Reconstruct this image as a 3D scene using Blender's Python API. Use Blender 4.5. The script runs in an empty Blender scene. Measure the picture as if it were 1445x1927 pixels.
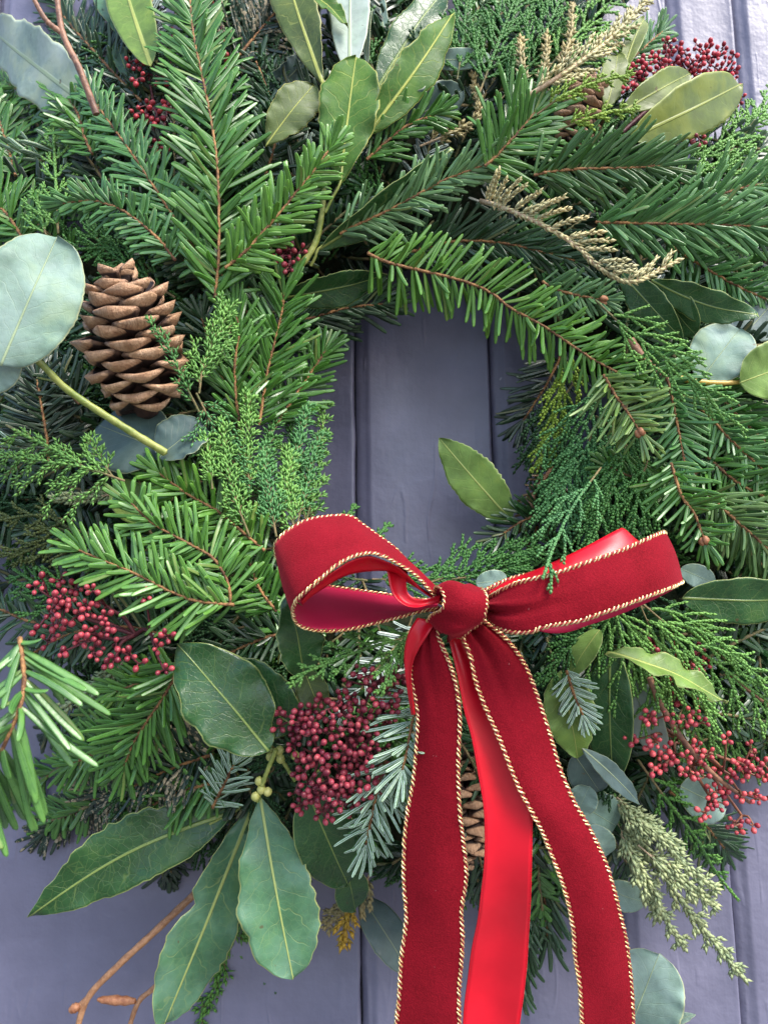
import bpy, math, random
import numpy as np
from mathutils import Matrix, Vector
random.seed(7)
RNG = np.random.default_rng(11)
C = bpy.context.scene.collection
SC = bpy.context.scene
R = math.radians

# ------------------------------------------------------------------ camera
FOV = R(65)
PITCH, ROLL = R(8.5), R(-0.9)
CEN = Vector((0, 0, 1.5))
DIST = 0.52
cd = bpy.data.cameras.new('camera')
cam = bpy.data.objects.new('camera', cd)
C.objects.link(cam)
cd.sensor_fit = 'VERTICAL'
cd.sensor_height = 24
cd.lens = 12 / math.tan(FOV / 2)
cd.clip_start, cd.clip_end = 0.01, 100
ROT = (Matrix.Rotation(R(90) + PITCH, 3, 'X') @ Matrix.Rotation(ROLL, 3, 'Z'))
cam.location = CEN - (ROT @ Vector((0, 0, -1))) * DIST
cam.rotation_euler = ROT.to_euler()
cd.dof.use_dof = True
cd.dof.focus_distance = 0.405
cd.dof.aperture_fstop = 9.0
SC.camera = cam
CAM = np.array(cam.location)
RN = np.array(ROT)
K = 2 * math.tan(FOV / 2) / 1927

# ------------------------------------------------------------------ light
SUN_EL, SUN_AZ = R(50), R(136)
w = bpy.data.worlds.new('World')
SC.world = w
w.use_nodes = True
nt = w.node_tree
sky = nt.nodes.new('ShaderNodeTexSky')
sky.sky_type = 'NISHITA'
sky.sun_disc = False
sky.sun_elevation = SUN_EL
sky.sun_rotation = SUN_AZ
sky.air_density = 1.0
sky.dust_density = 2.0
sky.ozone_density = 1.0
bg = nt.nodes['Background']
bg.inputs['Strength'].default_value = 0.118
nt.links.new(sky.outputs[0], bg.inputs['Color'])
ld = bpy.data.lights.new('sun', 'SUN')
ld.energy = 1.5
ld.angle = R(25)
ld.color = (1.0, 0.96, 0.9)
sun = bpy.data.objects.new('sun', ld)
C.objects.link(sun)
sd = Vector((math.sin(SUN_AZ) * math.cos(SUN_EL), math.cos(SUN_AZ) * math.cos(SUN_EL), math.sin(SUN_EL)))
sun.rotation_euler = sd.to_track_quat('Z', 'Y').to_euler()
SC.view_settings.view_transform = 'Standard'
SC.view_settings.look = 'None'
SC.view_settings.gamma = 1
SC.view_settings.exposure = 1.82
SC.cycles.max_bounces = 8
SC.cycles.use_denoising = True

# ------------------------------------------------------------------ helpers
def U(px, py, d):
    """the point d metres in front of the door that the photograph shows at this pixel"""
    v = RN @ np.array([(px - 722.5) * K, -(py - 963.5) * K, -1.0])
    t = (-d - CAM[1]) / v[1]
    return CAM + v * t
def pm(d):
    return (DIST - d) * K
def body(px, py):
    r = math.hypot(px - 800, py - 800)
    t = (r - 560) / 430
    return 0.012 + 0.085 * math.sqrt(max(0.0, 1 - t * t))
def norm(a):
    return a / np.maximum(np.linalg.norm(a, axis=-1, keepdims=True), 1e-12)
def spline(P, n):
    P = np.asarray(P, float)
    if len(P) == 2:
        t = np.linspace(0, 1, n)[:, None]
        return P[0] * (1 - t) + P[1] * t
    Q = np.vstack([2 * P[0] - P[1], P, 2 * P[-1] - P[-2]])
    seg = np.linalg.norm(np.diff(P, axis=0), axis=1)
    cum = np.concatenate([[0], np.cumsum(seg)])
    s = np.linspace(0, cum[-1], n)
    i = np.clip(np.searchsorted(cum, s, side='right') - 1, 0, len(P) - 2)
    t = ((s - cum[i]) / np.maximum(seg[i], 1e-12))[:, None]
    a, b, c, d = Q[i], Q[i + 1], Q[i + 2], Q[i + 3]
    return 0.5 * (2 * b + (c - a) * t + (2 * a - 5 * b + 4 * c - d) * t * t + (3 * b - a - 3 * c + d) * t ** 3)
def frames(P, tilt=0.0):
    T = norm(np.gradient(P, axis=0))
    V = norm(CAM - P)
    N = norm(V - T * np.sum(V * T, 1, keepdims=True))
    B = np.cross(T, N)
    c, s = math.cos(tilt), math.sin(tilt)
    return T, N * c + B * s, B * c - N * s

class MB:
    """collects pieces of ONE mesh: vertices, faces, two vector attributes, material slots"""
    def __init__(self):
        self.v, self.f, self.a, self.b, self.m, self.n = [], [], [], [], [], 0
    def add(self, v, f, a=None, b=None, m=0):
        v = np.asarray(v, float)
        f = np.asarray(f, int)
        self.v.append(v)
        self.f.append(f + self.n)
        self.a.append(np.zeros((len(v), 3)) if a is None else a)
        self.b.append(np.zeros((len(v), 3)) if b is None else b)
        self.m.append(np.full(len(f), m))
        self.n += len(v)
    def mesh(self, name, mats, origin=None, smooth=True):
        me = bpy.data.meshes.new(name)
        V = np.vstack(self.v)
        if origin is not None:
            V = V - origin
        me.vertices.add(len(V))
        me.vertices.foreach_set('co', V.astype(np.float32).ravel())
        idx = np.concatenate([f.ravel() for f in self.f])
        tot = np.concatenate([np.full(len(f), f.shape[1]) for f in self.f])
        st = np.concatenate([[0], np.cumsum(tot)[:-1]])
        me.loops.add(len(idx))
        me.loops.foreach_set('vertex_index', idx.astype(np.int32))
        me.polygons.add(len(tot))
        me.polygons.foreach_set('loop_start', st.astype(np.int32))
        me.polygons.foreach_set('material_index', np.concatenate(self.m).astype(np.int32))
        me.polygons.foreach_set('use_smooth', np.full(len(tot), smooth))
        for nm, arr in (('lv', self.a), ('lw', self.b)):
            at = me.attributes.new(nm, 'FLOAT_VECTOR', 'POINT')
            at.data.foreach_set('vector', np.vstack(arr).astype(np.float32).ravel())
        for m in (mats if isinstance(mats, (list, tuple)) else [mats]):
            me.materials.append(m)
        me.update(calc_edges=True)
        return me
    def obj(self, name, mats, parent=None, color=None, smooth=True):
        org = np.array(parent_origin(parent)) if parent else None
        o = bpy.data.objects.new(name, self.mesh(name, mats, org, smooth))
        C.objects.link(o)
        if parent:
            o.parent = parent
        if color is not None:
            o.color = (*color, 1)
        return o
ORIGIN = {}
def parent_origin(p):
    return ORIGIN.get(p.name, np.zeros(3))
def thing(name, label, cat, at, group=None):
    o = bpy.data.objects.new(name, None)
    C.objects.link(o)
    o.empty_display_size = 0.01
    o.location = Vector(at)
    ORIGIN[o.name] = np.array(at, float)
    o['label'] = label
    o['category'] = cat
    if group:
        o['group'] = group
    return o
def place(name, me, parent, M3, pos, color=None):
    o = bpy.data.objects.new(name, me)
    C.objects.link(o)
    o.parent = parent
    p = np.asarray(pos) - parent_origin(parent)
    M = Matrix([list(M3[0]) + [p[0]], list(M3[1]) + [p[1]], list(M3[2]) + [p[2]], [0, 0, 0, 1]])
    o.matrix_basis = M
    if color is not None:
        o.color = (*color, 1)
    return o

def tube(mb, P, r, sides=6, m=0, a=None, cap=True):
    """a round stem along the points P, r a number or one radius per point"""
    P = np.asarray(P, float)
    n = len(P)
    r = np.broadcast_to(np.asarray(r, float), (n,))
    T, N, B = frames(P)
    an = np.arange(sides) * 2 * np.pi / sides
    ring = P[:, None] + r[:, None, None] * (np.cos(an)[None, :, None] * B[:, None] + np.sin(an)[None, :, None] * N[:, None])
    v = ring.reshape(-1, 3)
    i = np.arange(n - 1)[:, None] * sides
    j = np.arange(sides)[None]
    k = (j + 1) % sides
    f = np.stack([i + j, i + k, i + sides + k, i + sides + j], -1).reshape(-1, 4)
    at = np.zeros((len(v), 3))
    at[:, 1] = np.repeat(np.linspace(0, 1, n), sides)
    at[:, 0] = np.tile(np.cos(an), n)
    mb.add(v, f, at, None, m)
    if cap:
        for e, c in ((0, P[0]), (n - 1, P[-1])):
            b = mb.n
            mb.add(np.vstack([ring[e], c + (T[e] * r[e] * (0.6 if e else -0.6))]),
                   np.array([[q, (q + 1) % sides, sides] for q in range(sides)]), None, None, m)

# ------------------------------------------------------------------ materials
def mat(name):
    m = bpy.data.materials.new(name)
    m.use_nodes = True
    t = m.node_tree
    return m, t, t.nodes['Principled BSDF']
class G:
    """tiny node-graph writer"""
    def __init__(s, t):
        s.t = t
    def n(s, ty, **kw):
        x = s.t.nodes.new('ShaderNode' + ty)
        for k_, v_ in kw.items():
            setattr(x, k_, v_)
        return x
    def put(s, sock, val):
        if val is None:
            return
        if hasattr(val, 'is_output'):
            s.t.links.new(val, sock)
        else:
            sock.default_value = val
    def math(s, op, a, b=None, c=None, clamp=False):
        x = s.n('Math', operation=op, use_clamp=clamp)
        for i, q in enumerate((a, b, c)):
            s.put(x.inputs[i], q)
        return x.outputs[0]
    def attr(s, name):
        x = s.n('Attribute', attribute_name=name)
        y = s.n('SeparateXYZ')
        s.t.links.new(x.outputs['Vector'], y.inputs[0])
        return x.outputs['Vector'], y.outputs
    def mix(s, f, a, b, ty='MIX'):
        x = s.n('Mix', data_type='RGBA', blend_type=ty)
        s.put(x.inputs[0], f)
        s.put(x.inputs[6], a if hasattr(a, 'is_output') or len(a) == 4 else (*a, 1))
        s.put(x.inputs[7], b if hasattr(b, 'is_output') or len(b) == 4 else (*b, 1))
        return x.outputs[2]
    def ramp(s, f, lo, hi, a=0.0, b=1.0):
        x = s.n('MapRange', interpolation_type='SMOOTHSTEP')
        s.put(x.inputs[0], f)
        for i, q in zip((1, 2, 3, 4), (lo, hi, a, b)):
            s.put(x.inputs[i], q)
        return x.outputs[0]
    def noise(s, vec, scale, detail=2.0, rough=0.5):
        x = s.n('TexNoise')
        s.put(x.inputs['Vector'], vec)
        x.inputs['Scale'].default_value = scale
        x.inputs['Detail'].default_value = detail
        x.inputs['Roughness'].default_value = rough
        return x.outputs[0]
    def bump(s, h, dist, strength=1.0):
        x = s.n('Bump')
        x.inputs['Strength'].default_value = strength
        x.inputs['Distance'].default_value = dist
        s.put(x.inputs['Height'], h)
        return x.outputs[0]
    def geo(s):
        return s.n('NewGeometry').outputs['Position']
    def obj(s):
        return s.n('TexCoord').outputs['Object']
    def info(s):
        return s.n('ObjectInfo').outputs

def fir_material():
    m, t, p = mat('fir_needle')
    g = G(t)
    _, a = g.attr('lv')
    u, v, sd_ = a[0], a[1], a[2]
    au = g.math('ABSOLUTE', u)
    info = g.info()
    col = info['Color']
    rnd = g.math('FRACT', g.math('ADD', g.math('MULTIPLY', g.math('ABSOLUTE', sd_), 7.3), g.math('MULTIPLY', info['Random'], 3.1)))
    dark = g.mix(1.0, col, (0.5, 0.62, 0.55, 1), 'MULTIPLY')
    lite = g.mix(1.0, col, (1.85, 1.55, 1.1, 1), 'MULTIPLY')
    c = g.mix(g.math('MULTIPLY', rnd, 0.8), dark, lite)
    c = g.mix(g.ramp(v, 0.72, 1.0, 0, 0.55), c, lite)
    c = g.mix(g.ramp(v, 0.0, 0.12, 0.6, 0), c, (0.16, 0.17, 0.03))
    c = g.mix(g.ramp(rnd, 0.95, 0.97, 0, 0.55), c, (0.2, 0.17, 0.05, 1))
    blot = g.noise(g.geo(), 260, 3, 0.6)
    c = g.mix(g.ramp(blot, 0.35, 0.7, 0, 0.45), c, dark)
    groove = g.ramp(au, 0.02, 0.2, 0.45, 0.0)
    edge = g.ramp(au, 0.75, 1.0, 0.0, 0.45)
    c = g.mix(groove, c, lite)
    c = g.mix(edge, c, lite)
    band = g.math('MULTIPLY', g.ramp(au, 0.14, 0.26), g.ramp(au, 0.6, 0.76, 1, 0))
    band = g.math('MULTIPLY', band, g.ramp(sd_, -0.05, 0.02, 1, 0))
    pos = g.geo()
    nz = g.noise(pos, 900, 2)
    band = g.math('MULTIPLY', band, g.ramp(nz, 0.2, 0.55, 0.4, 0.75))
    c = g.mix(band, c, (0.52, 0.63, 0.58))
    g.put(p.inputs['Base Color'], c)
    g.put(p.inputs['Roughness'], g.ramp(nz, 0.3, 0.7, 0.27, 0.42))
    p.inputs['Specular IOR Level'].default_value = 0.55
    return m
def stained_material():
    m, t, p = mat('fir_needle_stained')
    g = G(t)
    _, a = g.attr('lv')
    v, sd_ = a[1], a[2]
    pos = g.geo()
    n1 = g.noise(pos, 420, 4, 0.65)
    n2 = g.noise(pos, 60, 2)
    col = g.info()['Color']
    s = g.math('MULTIPLY', g.ramp(g.math('ADD', n1, g.math('MULTIPLY', n2, 0.4)), 0.71, 0.77), g.ramp(v, 0.15, 0.45))
    c = g.mix(s, col, (0.3, 0.25, 0.16))
    g.put(p.inputs['Base Color'], c)
    g.put(p.inputs['Roughness'], g.math('ADD', 0.35, g.math('MULTIPLY', s, 0.45)))
    g.put(p.inputs['Normal'], g.bump(s, 0.0003, 0.6))
    return m
def twig_material(name, c0, c1, sc=500, rough=0.75):
    m, t, p = mat(name)
    g = G(t)
    pos = g.geo()
    n1 = g.noise(pos, sc, 4, 0.65)
    n2 = g.noise(pos, sc * 0.2, 2)
    c = g.mix(g.ramp(g.math('ADD', n1, g.math('MULTIPLY', g.math('SUBTRACT', n2, 0.5), 0.8)), 0.3, 0.7), c0, c1)
    g.put(p.inputs['Base Color'], c)
    p.inputs['Roughness'].default_value = rough
    g.put(p.inputs['Normal'], g.bump(n1, 0.0006, 0.7))
    return m
def scale_material():
    m, t, p = mat('cypress_scale')
    g = G(t)
    _, a = g.attr('lv')
    tip, along, rnd = a[0], a[1], a[2]
    col = g.info()['Color']
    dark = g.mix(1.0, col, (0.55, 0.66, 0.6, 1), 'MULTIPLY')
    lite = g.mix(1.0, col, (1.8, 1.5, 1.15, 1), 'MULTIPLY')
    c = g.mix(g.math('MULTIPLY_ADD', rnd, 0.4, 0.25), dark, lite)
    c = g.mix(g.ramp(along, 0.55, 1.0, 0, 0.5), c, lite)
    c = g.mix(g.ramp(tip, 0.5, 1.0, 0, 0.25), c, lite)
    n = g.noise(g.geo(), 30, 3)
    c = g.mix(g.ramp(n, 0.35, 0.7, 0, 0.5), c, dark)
    g.put(p.inputs['Base Color'], c)
    p.inputs['Roughness'].default_value = 0.5
    p.inputs['Specular IOR Level'].default_value = 0.4
    return m
def leaf_material(name, top, under, vein, margin, rough=(0.38, 0.52), nveins=7.5, vstr=0.42, bloom_sheen=None, trans=0.12, net=0.5, spec=0.38):
    m, t, p = mat(name)
    g = G(t)
    av, a = g.attr('lv')        # x/len, v, side
    _, b = g.attr('lw')         # u, halfwidth/len, random
    x, v, side = a[0], a[1], a[2]
    u, rnd = b[0], b[2]
    ax = g.math('ABSOLUTE', x)
    au = g.math('ABSOLUTE', u)
    pos = g.geo()
    # midrib
    mw = g.math('MULTIPLY_ADD', v, -0.0085, 0.0125)
    rib = g.math('SUBTRACT', 1.0, g.math('DIVIDE', ax, mw), clamp=True)
    rib = g.ramp(rib, 0.0, 0.6)
    # side veins, curving forward; left and right not in step
    sgn = g.math('SIGN', x)
    wob = g.noise(pos, 70, 2)
    ph = g.math('MULTIPLY', v, nveins)
    ph = g.math('SUBTRACT', ph, g.math('MULTIPLY', g.math('POWER', ax, 0.85), nveins * 0.72))
    ph = g.math('ADD', ph, g.math('MULTIPLY', sgn, 0.23))
    ph = g.math('ADD', ph, g.math('MULTIPLY', wob, 1.7))
    ph = g.math('ADD', ph, g.math('MULTIPLY', rnd, 3.0))
    tri = g.math('ABSOLUTE', g.math('SUBTRACT', g.math('FRACT', ph), 0.5))
    sv = g.math('MULTIPLY', g.ramp(tri, 0.0, 0.05, 1, 0), g.ramp(au, 0.55, 0.95, 1, 0.15))
    sv = g.math('MULTIPLY', sv, g.ramp(g.noise(pos, 120, 2), 0.25, 0.6, 0.35, 1))
    # fine net
    vo = g.n('TexVoronoi', feature='DISTANCE_TO_EDGE')
    g.put(vo.inputs['Vector'], av)
    vo.inputs['Scale'].default_value = 26
    netv = g.ramp(vo.outputs['Distance'], 0.0, 0.06, 1, 0)
    veins = g.math('MAXIMUM', g.math('MULTIPLY', sv, vstr), g.math('MULTIPLY', netv, 0.22 * net))
    n1 = g.noise(pos, 45, 3, 0.6)
    n2 = g.noise(pos, 400, 3, 0.6)
    c_top = g.mix(g.ramp(g.math('ADD', n1, g.math('MULTIPLY', n2, 0.25)), 0.4, 0.85), (*[q * 0.72 for q in top], 1), (*[min(1, q * 1.3) for q in top], 1))
    c_und = g.mix(g.ramp(n1, 0.3, 0.75), (*[q * 0.8 for q in under], 1), (*[min(1, q * 1.2) for q in under], 1))
    c = g.mix(g.ramp(side, -0.05, 0.05), c_und, c_top)
    c = g.mix(g.ramp(g.math('ADD', n1, g.math('MULTIPLY', rnd, 0.2)), 0.66, 0.82, 0, 0.35), c, (top[0] * 1.6 + 0.03, top[1] * 1.25 + 0.02, top[2] * 0.8, 1))
    if bloom_sheen:
        c = g.mix(g.ramp(g.noise(pos, 28, 4, 0.65), 0.35, 0.7, 0, bloom_sheen[3]), c, (*bloom_sheen[:3], 1))
    c = g.mix(g.math('MULTIPLY', veins, 0.75), c, vein)
    c = g.mix(rib, c, vein)
    mg = g.ramp(au, 0.952, 0.99)
    c = g.mix(g.math('MULTIPLY', mg, 0.8), c, margin)
    spot = g.ramp(g.noise(pos, 160, 2), 0.74, 0.78, 0, 0.7)
    c = g.mix(spot, c, (0.09, 0.055, 0.02))
    g.put(p.inputs['Base Color'], c)
    p.inputs['Specular IOR Level'].default_value = spec
    g.put(p.inputs['Roughness'], g.ramp(n1, 0.3, 0.7, rough[0], rough[1]))
    h = g.math('ADD', g.math('MULTIPLY', veins, -0.5), g.math('MULTIPLY', n1, 1.1))
    h = g.math('ADD', h, g.math('MULTIPLY', rib, 0.8))
    h = g.math('ADD', h, g.math('MULTIPLY', n2, 0.15))
    g.put(p.inputs['Normal'], g.bump(h, 0.0011, 0.55))
    if trans:
        tr = g.n('BsdfTranslucent')
        g.put(tr.inputs['Color'], g.mix(1.0, c, (1.6, 1.6, 0.8, 1), 'MULTIPLY'))
        mx = g.n('MixShader')
        mx.inputs[0].default_value = trans
        t.links.new(p.outputs[0], mx.inputs[1])
        t.links.new(tr.outputs[0], mx.inputs[2])
        t.links.new(mx.outputs[0], t.nodes['Material Output'].inputs['Surface'])
    return m
def plain(name, c0, c1, sc, rough, spec=0.5, bump=0.0004, extra=None):
    m, t, p = mat(name)
    g = G(t)
    n = g.noise(g.geo(), sc, 3, 0.6)
    g.put(p.inputs['Base Color'], g.mix(g.ramp(n, 0.3, 0.7), c0, c1))
    p.inputs['Roughness'].default_value = rough
    p.inputs['Specular IOR Level'].default_value = spec
    g.put(p.inputs['Normal'], g.bump(n, bump, 0.5))
    if extra:
        extra(g, p)
    return m

M_FIR = fir_material()
M_STAIN = stained_material()
M_FTWIG = twig_material('fir_bark', (0.09, 0.035, 0.012, 1), (0.34, 0.17, 0.06, 1), 700)
M_BUD = plain('bud', (0.25, 0.09, 0.04, 1), (0.42, 0.19, 0.09, 1), 400, 0.6)
M_BARK = twig_material('brown_bark', (0.11, 0.05, 0.03, 1), (0.3, 0.15, 0.085, 1), 300, 0.55)
M_TAN = twig_material('tan_bark', (0.24, 0.11, 0.05, 1), (0.42, 0.22, 0.11, 1), 300, 0.55)
M_GSTEM = twig_material('green_stem', (0.14, 0.19, 0.03, 1), (0.3, 0.32, 0.08, 1), 260, 0.45)
M_YSTEM = twig_material('yellow_stem', (0.4, 0.3, 0.04, 1), (0.55, 0.35, 0.08, 1), 200, 0.4)
M_CREAM = twig_material('cream_stem', (0.38, 0.25, 0.15, 1), (0.6, 0.46, 0.3, 1), 500, 0.8)
M_CTWIG = twig_material('cypress_twig', (0.06, 0.08, 0.02, 1), (0.2, 0.14, 0.06, 1), 500)
M_SCALE = scale_material()
VY = (0.42, 0.45, 0.11, 1)
M_BAY = leaf_material('bay_leaf', (0.021, 0.074, 0.019), (0.10, 0.16, 0.05), (0.2, 0.27, 0.07, 1), (0.34, 0.4, 0.13, 1), rough=(0.25, 0.38), net=0.9, spec=0.45)
M_BAYB = leaf_material('bay_leaf_bright', (0.055, 0.135, 0.022), (0.11, 0.19, 0.035), VY, (0.5, 0.5, 0.14, 1), trans=0.2, spec=0.22, rough=(0.42, 0.55), vstr=0.6)
M_BAYO = leaf_material('bay_leaf_olive', (0.07, 0.105, 0.025), (0.16, 0.2, 0.05), VY, (0.45, 0.42, 0.14, 1), rough=(0.4, 0.55))
M_BAYL = leaf_material('bay_leaf_light', (0.15, 0.25, 0.05), (0.2, 0.28, 0.08), (0.4, 0.45, 0.12, 1), (0.45, 0.5, 0.2, 1), rough=(0.4, 0.55), trans=0.2, vstr=0.4)
M_BAYS = leaf_material('bay_leaf_sheen', (0.06, 0.155, 0.07), (0.12, 0.2, 0.09), (0.36, 0.42, 0.13, 1), (0.4, 0.42, 0.14, 1), rough=(0.32, 0.42), bloom_sheen=(0.17, 0.31, 0.22, 0.5))  # bluish sheen put into the colour as paler patches
M_EUC = leaf_material('eucalyptus_leaf', (0.15, 0.24, 0.18), (0.2, 0.3, 0.25), (0.3, 0.38, 0.22, 1), (0.4, 0.42, 0.22, 1), rough=(0.45, 0.6), bloom_sheen=(0.34, 0.45, 0.43, 0.5), vstr=0.3, net=0.5, trans=0.05)
M_EUCP = leaf_material('eucalyptus_leaf_pale', (0.27, 0.35, 0.28), (0.28, 0.35, 0.29), (0.34, 0.42, 0.26, 1), (0.42, 0.46, 0.26, 1), rough=(0.4, 0.6), bloom_sheen=(0.47, 0.52, 0.48, 0.65), vstr=0.2, net=0.12, trans=0.04)
M_EUCD = leaf_material('eucalyptus_leaf_dark', (0.05, 0.085, 0.075), (0.09, 0.14, 0.12), (0.2, 0.24, 0.14, 1), (0.26, 0.3, 0.17, 1), rough=(0.4, 0.55), bloom_sheen=(0.1, 0.15, 0.16, 0.4), vstr=0.2, net=0.1, trans=0.03)
M_SKIM = leaf_material('skimmia_leaf', (0.11, 0.15, 0.022), (0.14, 0.18, 0.03), (0.32, 0.36, 0.09, 1), (0.36, 0.42, 0.1, 1), rough=(0.35, 0.5), vstr=0.12, net=0.1, trans=0.12)
def door_material():
    m, t, p = mat('grey_door_paint')
    g = G(t)
    pos = g.geo()
    mp = g.n('Mapping')
    mp.inputs['Scale'].default_value = (1, 1, 0.16)
    t.links.new(pos, mp.inputs[0])
    st = mp.outputs[0]
    mp2 = g.n('Mapping')
    mp2.inputs['Scale'].default_value = (1, 1, 0.03)
    t.links.new(pos, mp2.inputs[0])
    n1 = g.noise(st, 28, 4, 0.55)          # sagging coats of old paint
    n2 = g.noise(mp2.outputs[0], 300, 3, 0.6)   # brush and grain lines
    n3 = g.noise(pos, 22, 4, 0.6)
    n4 = g.noise(pos, 260, 2)
    rg = g.math('ABSOLUTE', g.math('SUBTRACT', g.noise(st, 34, 2), 0.5))   # ridges of a run
    rg = g.ramp(rg, 0.0, 0.03, 1, 0)
    rg = g.math('MULTIPLY', rg, g.ramp(n3, 0.46, 0.6))
    c = g.mix(g.ramp(n3, 0.3, 0.7), (0.116, 0.113, 0.172, 1), (0.15, 0.145, 0.215, 1))
    scr = g.ramp(g.noise(mp2.outputs[0], 150, 1), 0.715, 0.74)
    scr = g.math('MULTIPLY', scr, g.ramp(n3, 0.5, 0.62))
    c = g.mix(g.math('MULTIPLY', scr, 0.55), c, (0.42, 0.41, 0.46, 1))
    fl = g.ramp(g.noise(pos, 130, 1), 0.79, 0.81)
    c = g.mix(g.math('MULTIPLY', fl, 0.6), c, (0.4, 0.4, 0.45, 1))
    sp = g.n('SeparateXYZ')
    t.links.new(pos, sp.inputs[0])
    dirt = g.ramp(g.math('ADD', sp.outputs[1], g.math('MULTIPLY', g.math('SUBTRACT', n4, 0.5), 0.004)), 0.0015, 0.0065, 0, 0.4)
    c = g.mix(dirt, c, (0.06, 0.054, 0.06, 1))
    chip = g.ramp(g.noise(st, 75, 3, 0.7), 0.715, 0.735, 0, 0.6)
    c = g.mix(g.math('MULTIPLY', chip, g.ramp(n3, 0.45, 0.6)), c, (0.24, 0.23, 0.27, 1))
    g.put(p.inputs['Base Color'], c)
    g.put(p.inputs['Roughness'], g.ramp(n1, 0.3, 0.7, 0.4, 0.52))
    p.inputs['Specular IOR Level'].default_value = 0.75
    h = g.math('ADD', g.math('MULTIPLY', n1, 0.7), g.math('MULTIPLY', n2, 0.12))
    h = g.math('ADD', h, g.math('MULTIPLY', rg, 0.3))
    h = g.math('ADD', h, g.math('MULTIPLY', n4, 0.1))
    h = g.math('ADD', h, g.math('MULTIPLY', g.noise(pos, 90, 3, 0.6), 0.6))
    h = g.math('ADD', h, g.math('MULTIPLY', g.noise(pos, 33, 3, 0.55), 0.6))
    g.put(p.inputs['Normal'], g.bump(h, 0.0018, 0.6))
    return m
M_DOOR = door_material()
def velvet():
    m, t, p = mat('red_velvet')
    g = G(t)
    pos = g.geo()
    n = g.noise(pos, 1500, 2, 0.7)
    n2 = g.noise(pos, 60, 4, 0.6)
    n3 = g.noise(pos, 170, 4, 0.7)
    nap = g.math('ADD', g.math('MULTIPLY', n2, 0.8), g.math('MULTIPLY', n3, 0.2))
    c = g.mix(g.ramp(nap, 0.3, 0.72), (0.13, 0.0015, 0.006, 1), (0.18, 0.0025, 0.01, 1))
    c = g.mix(g.ramp(n, 0.35, 0.7, 0, 0.6), c, (0.25, 0.006, 0.014, 1))
    lint = g.ramp(g.noise(pos, 520, 1), 0.8, 0.82)
    c = g.mix(g.math('MULTIPLY', lint, 0.25), c, (0.6, 0.25, 0.25, 1))
    g.put(p.inputs['Base Color'], c)
    p.inputs['Roughness'].default_value = 0.85
    p.inputs['Specular IOR Level'].default_value = 0.1
    p.inputs['Sheen Weight'].default_value = 0.35
    p.inputs['Sheen Roughness'].default_value = 0.4
    p.inputs['Sheen Tint'].default_value = (1, 0.12, 0.16, 1)
    g.put(p.inputs['Normal'], g.bump(g.math('ADD', n, g.math('MULTIPLY', n2, 1.5)), 0.0005, 0.6))
    return m
def satin(name, c0, c1, rough, spec):
    m, t, p = mat(name)
    g = G(t)
    pos = g.geo()
    n = g.noise(pos, 2600, 1)
    n2 = g.noise(pos, 50, 3)
    g.put(p.inputs['Base Color'], g.mix(g.ramp(n2, 0.3, 0.7), c0, c1))
    p.inputs['Roughness'].default_value = rough
    p.inputs['Specular IOR Level'].default_value = spec
    p.inputs['Anisotropic'].default_value = 0.5
    g.put(p.inputs['Normal'], g.bump(g.math('ADD', g.math('MULTIPLY', n, 0.1), n2), 0.0004, 0.5))
    return m
M_VELVET = velvet()
M_SATIN = satin('red_satin', (0.5, 0.003, 0.014, 1), (0.57, 0.005, 0.018, 1), 0.33, 0.4)
M_BACK = satin('velvet_back', (0.36, 0.006, 0.045, 1), (0.44, 0.009, 0.055, 1), 0.5, 0.3)
def gold():
    m, t, p = mat('gold_thread')
    g = G(t)
    n = g.noise(g.geo(), 1200, 2)
    g.put(p.inputs['Base Color'], g.mix(g.ramp(n, 0.35, 0.65), (0.62, 0.36, 0.12, 1), (0.95, 0.74, 0.4, 1)))
    p.inputs['Metallic'].default_value = 0.85
    g.put(p.inputs['Roughness'], g.ramp(n, 0.3, 0.7, 0.2, 0.42))
    return m
M_GOLD = gold()
M_CORD = plain('edging_cord', (0.2, 0.012, 0.018, 1), (0.3, 0.03, 0.03, 1), 900, 0.7, 0.3)
def berry_material():
    m, t, p = mat('red_berry')
    g = G(t)
    _, a = g.attr('lv')
    info = g.info()
    pos = g.geo()
    n = g.noise(pos, 350, 3, 0.6)
    c = g.mix(g.ramp(info['Random'], 0, 1), (0.15, 0.008, 0.018, 1), (0.37, 0.03, 0.04, 1))
    c = g.mix(1.0, c, info['Color'], 'MULTIPLY')
    c = g.mix(g.ramp(n, 0.45, 0.75, 0, 0.5), c, (0.42, 0.09, 0.08, 1))
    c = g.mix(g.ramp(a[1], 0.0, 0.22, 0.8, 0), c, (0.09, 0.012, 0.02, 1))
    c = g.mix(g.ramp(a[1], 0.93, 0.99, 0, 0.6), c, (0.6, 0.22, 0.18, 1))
    g.put(p.inputs['Base Color'], c)
    p.inputs['Roughness'].default_value = 0.42
    p.inputs['Specular IOR Level'].default_value = 0.4
    g.put(p.inputs['Normal'], g.bump(n, 0.0005, 0.4))
    return m
M_BERRY = berry_material()
M_BSTALK = plain('berry_stalk', (0.07, 0.01, 0.018, 1), (0.16, 0.03, 0.035, 1), 300, 0.55)
M_BSTALK2 = plain('brown_berry_stalk', (0.14, 0.045, 0.03, 1), (0.25, 0.1, 0.05, 1), 300, 0.55)
M_BUDY = plain('green_bud', (0.32, 0.34, 0.08, 1), (0.5, 0.48, 0.16, 1), 250, 0.4)
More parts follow.
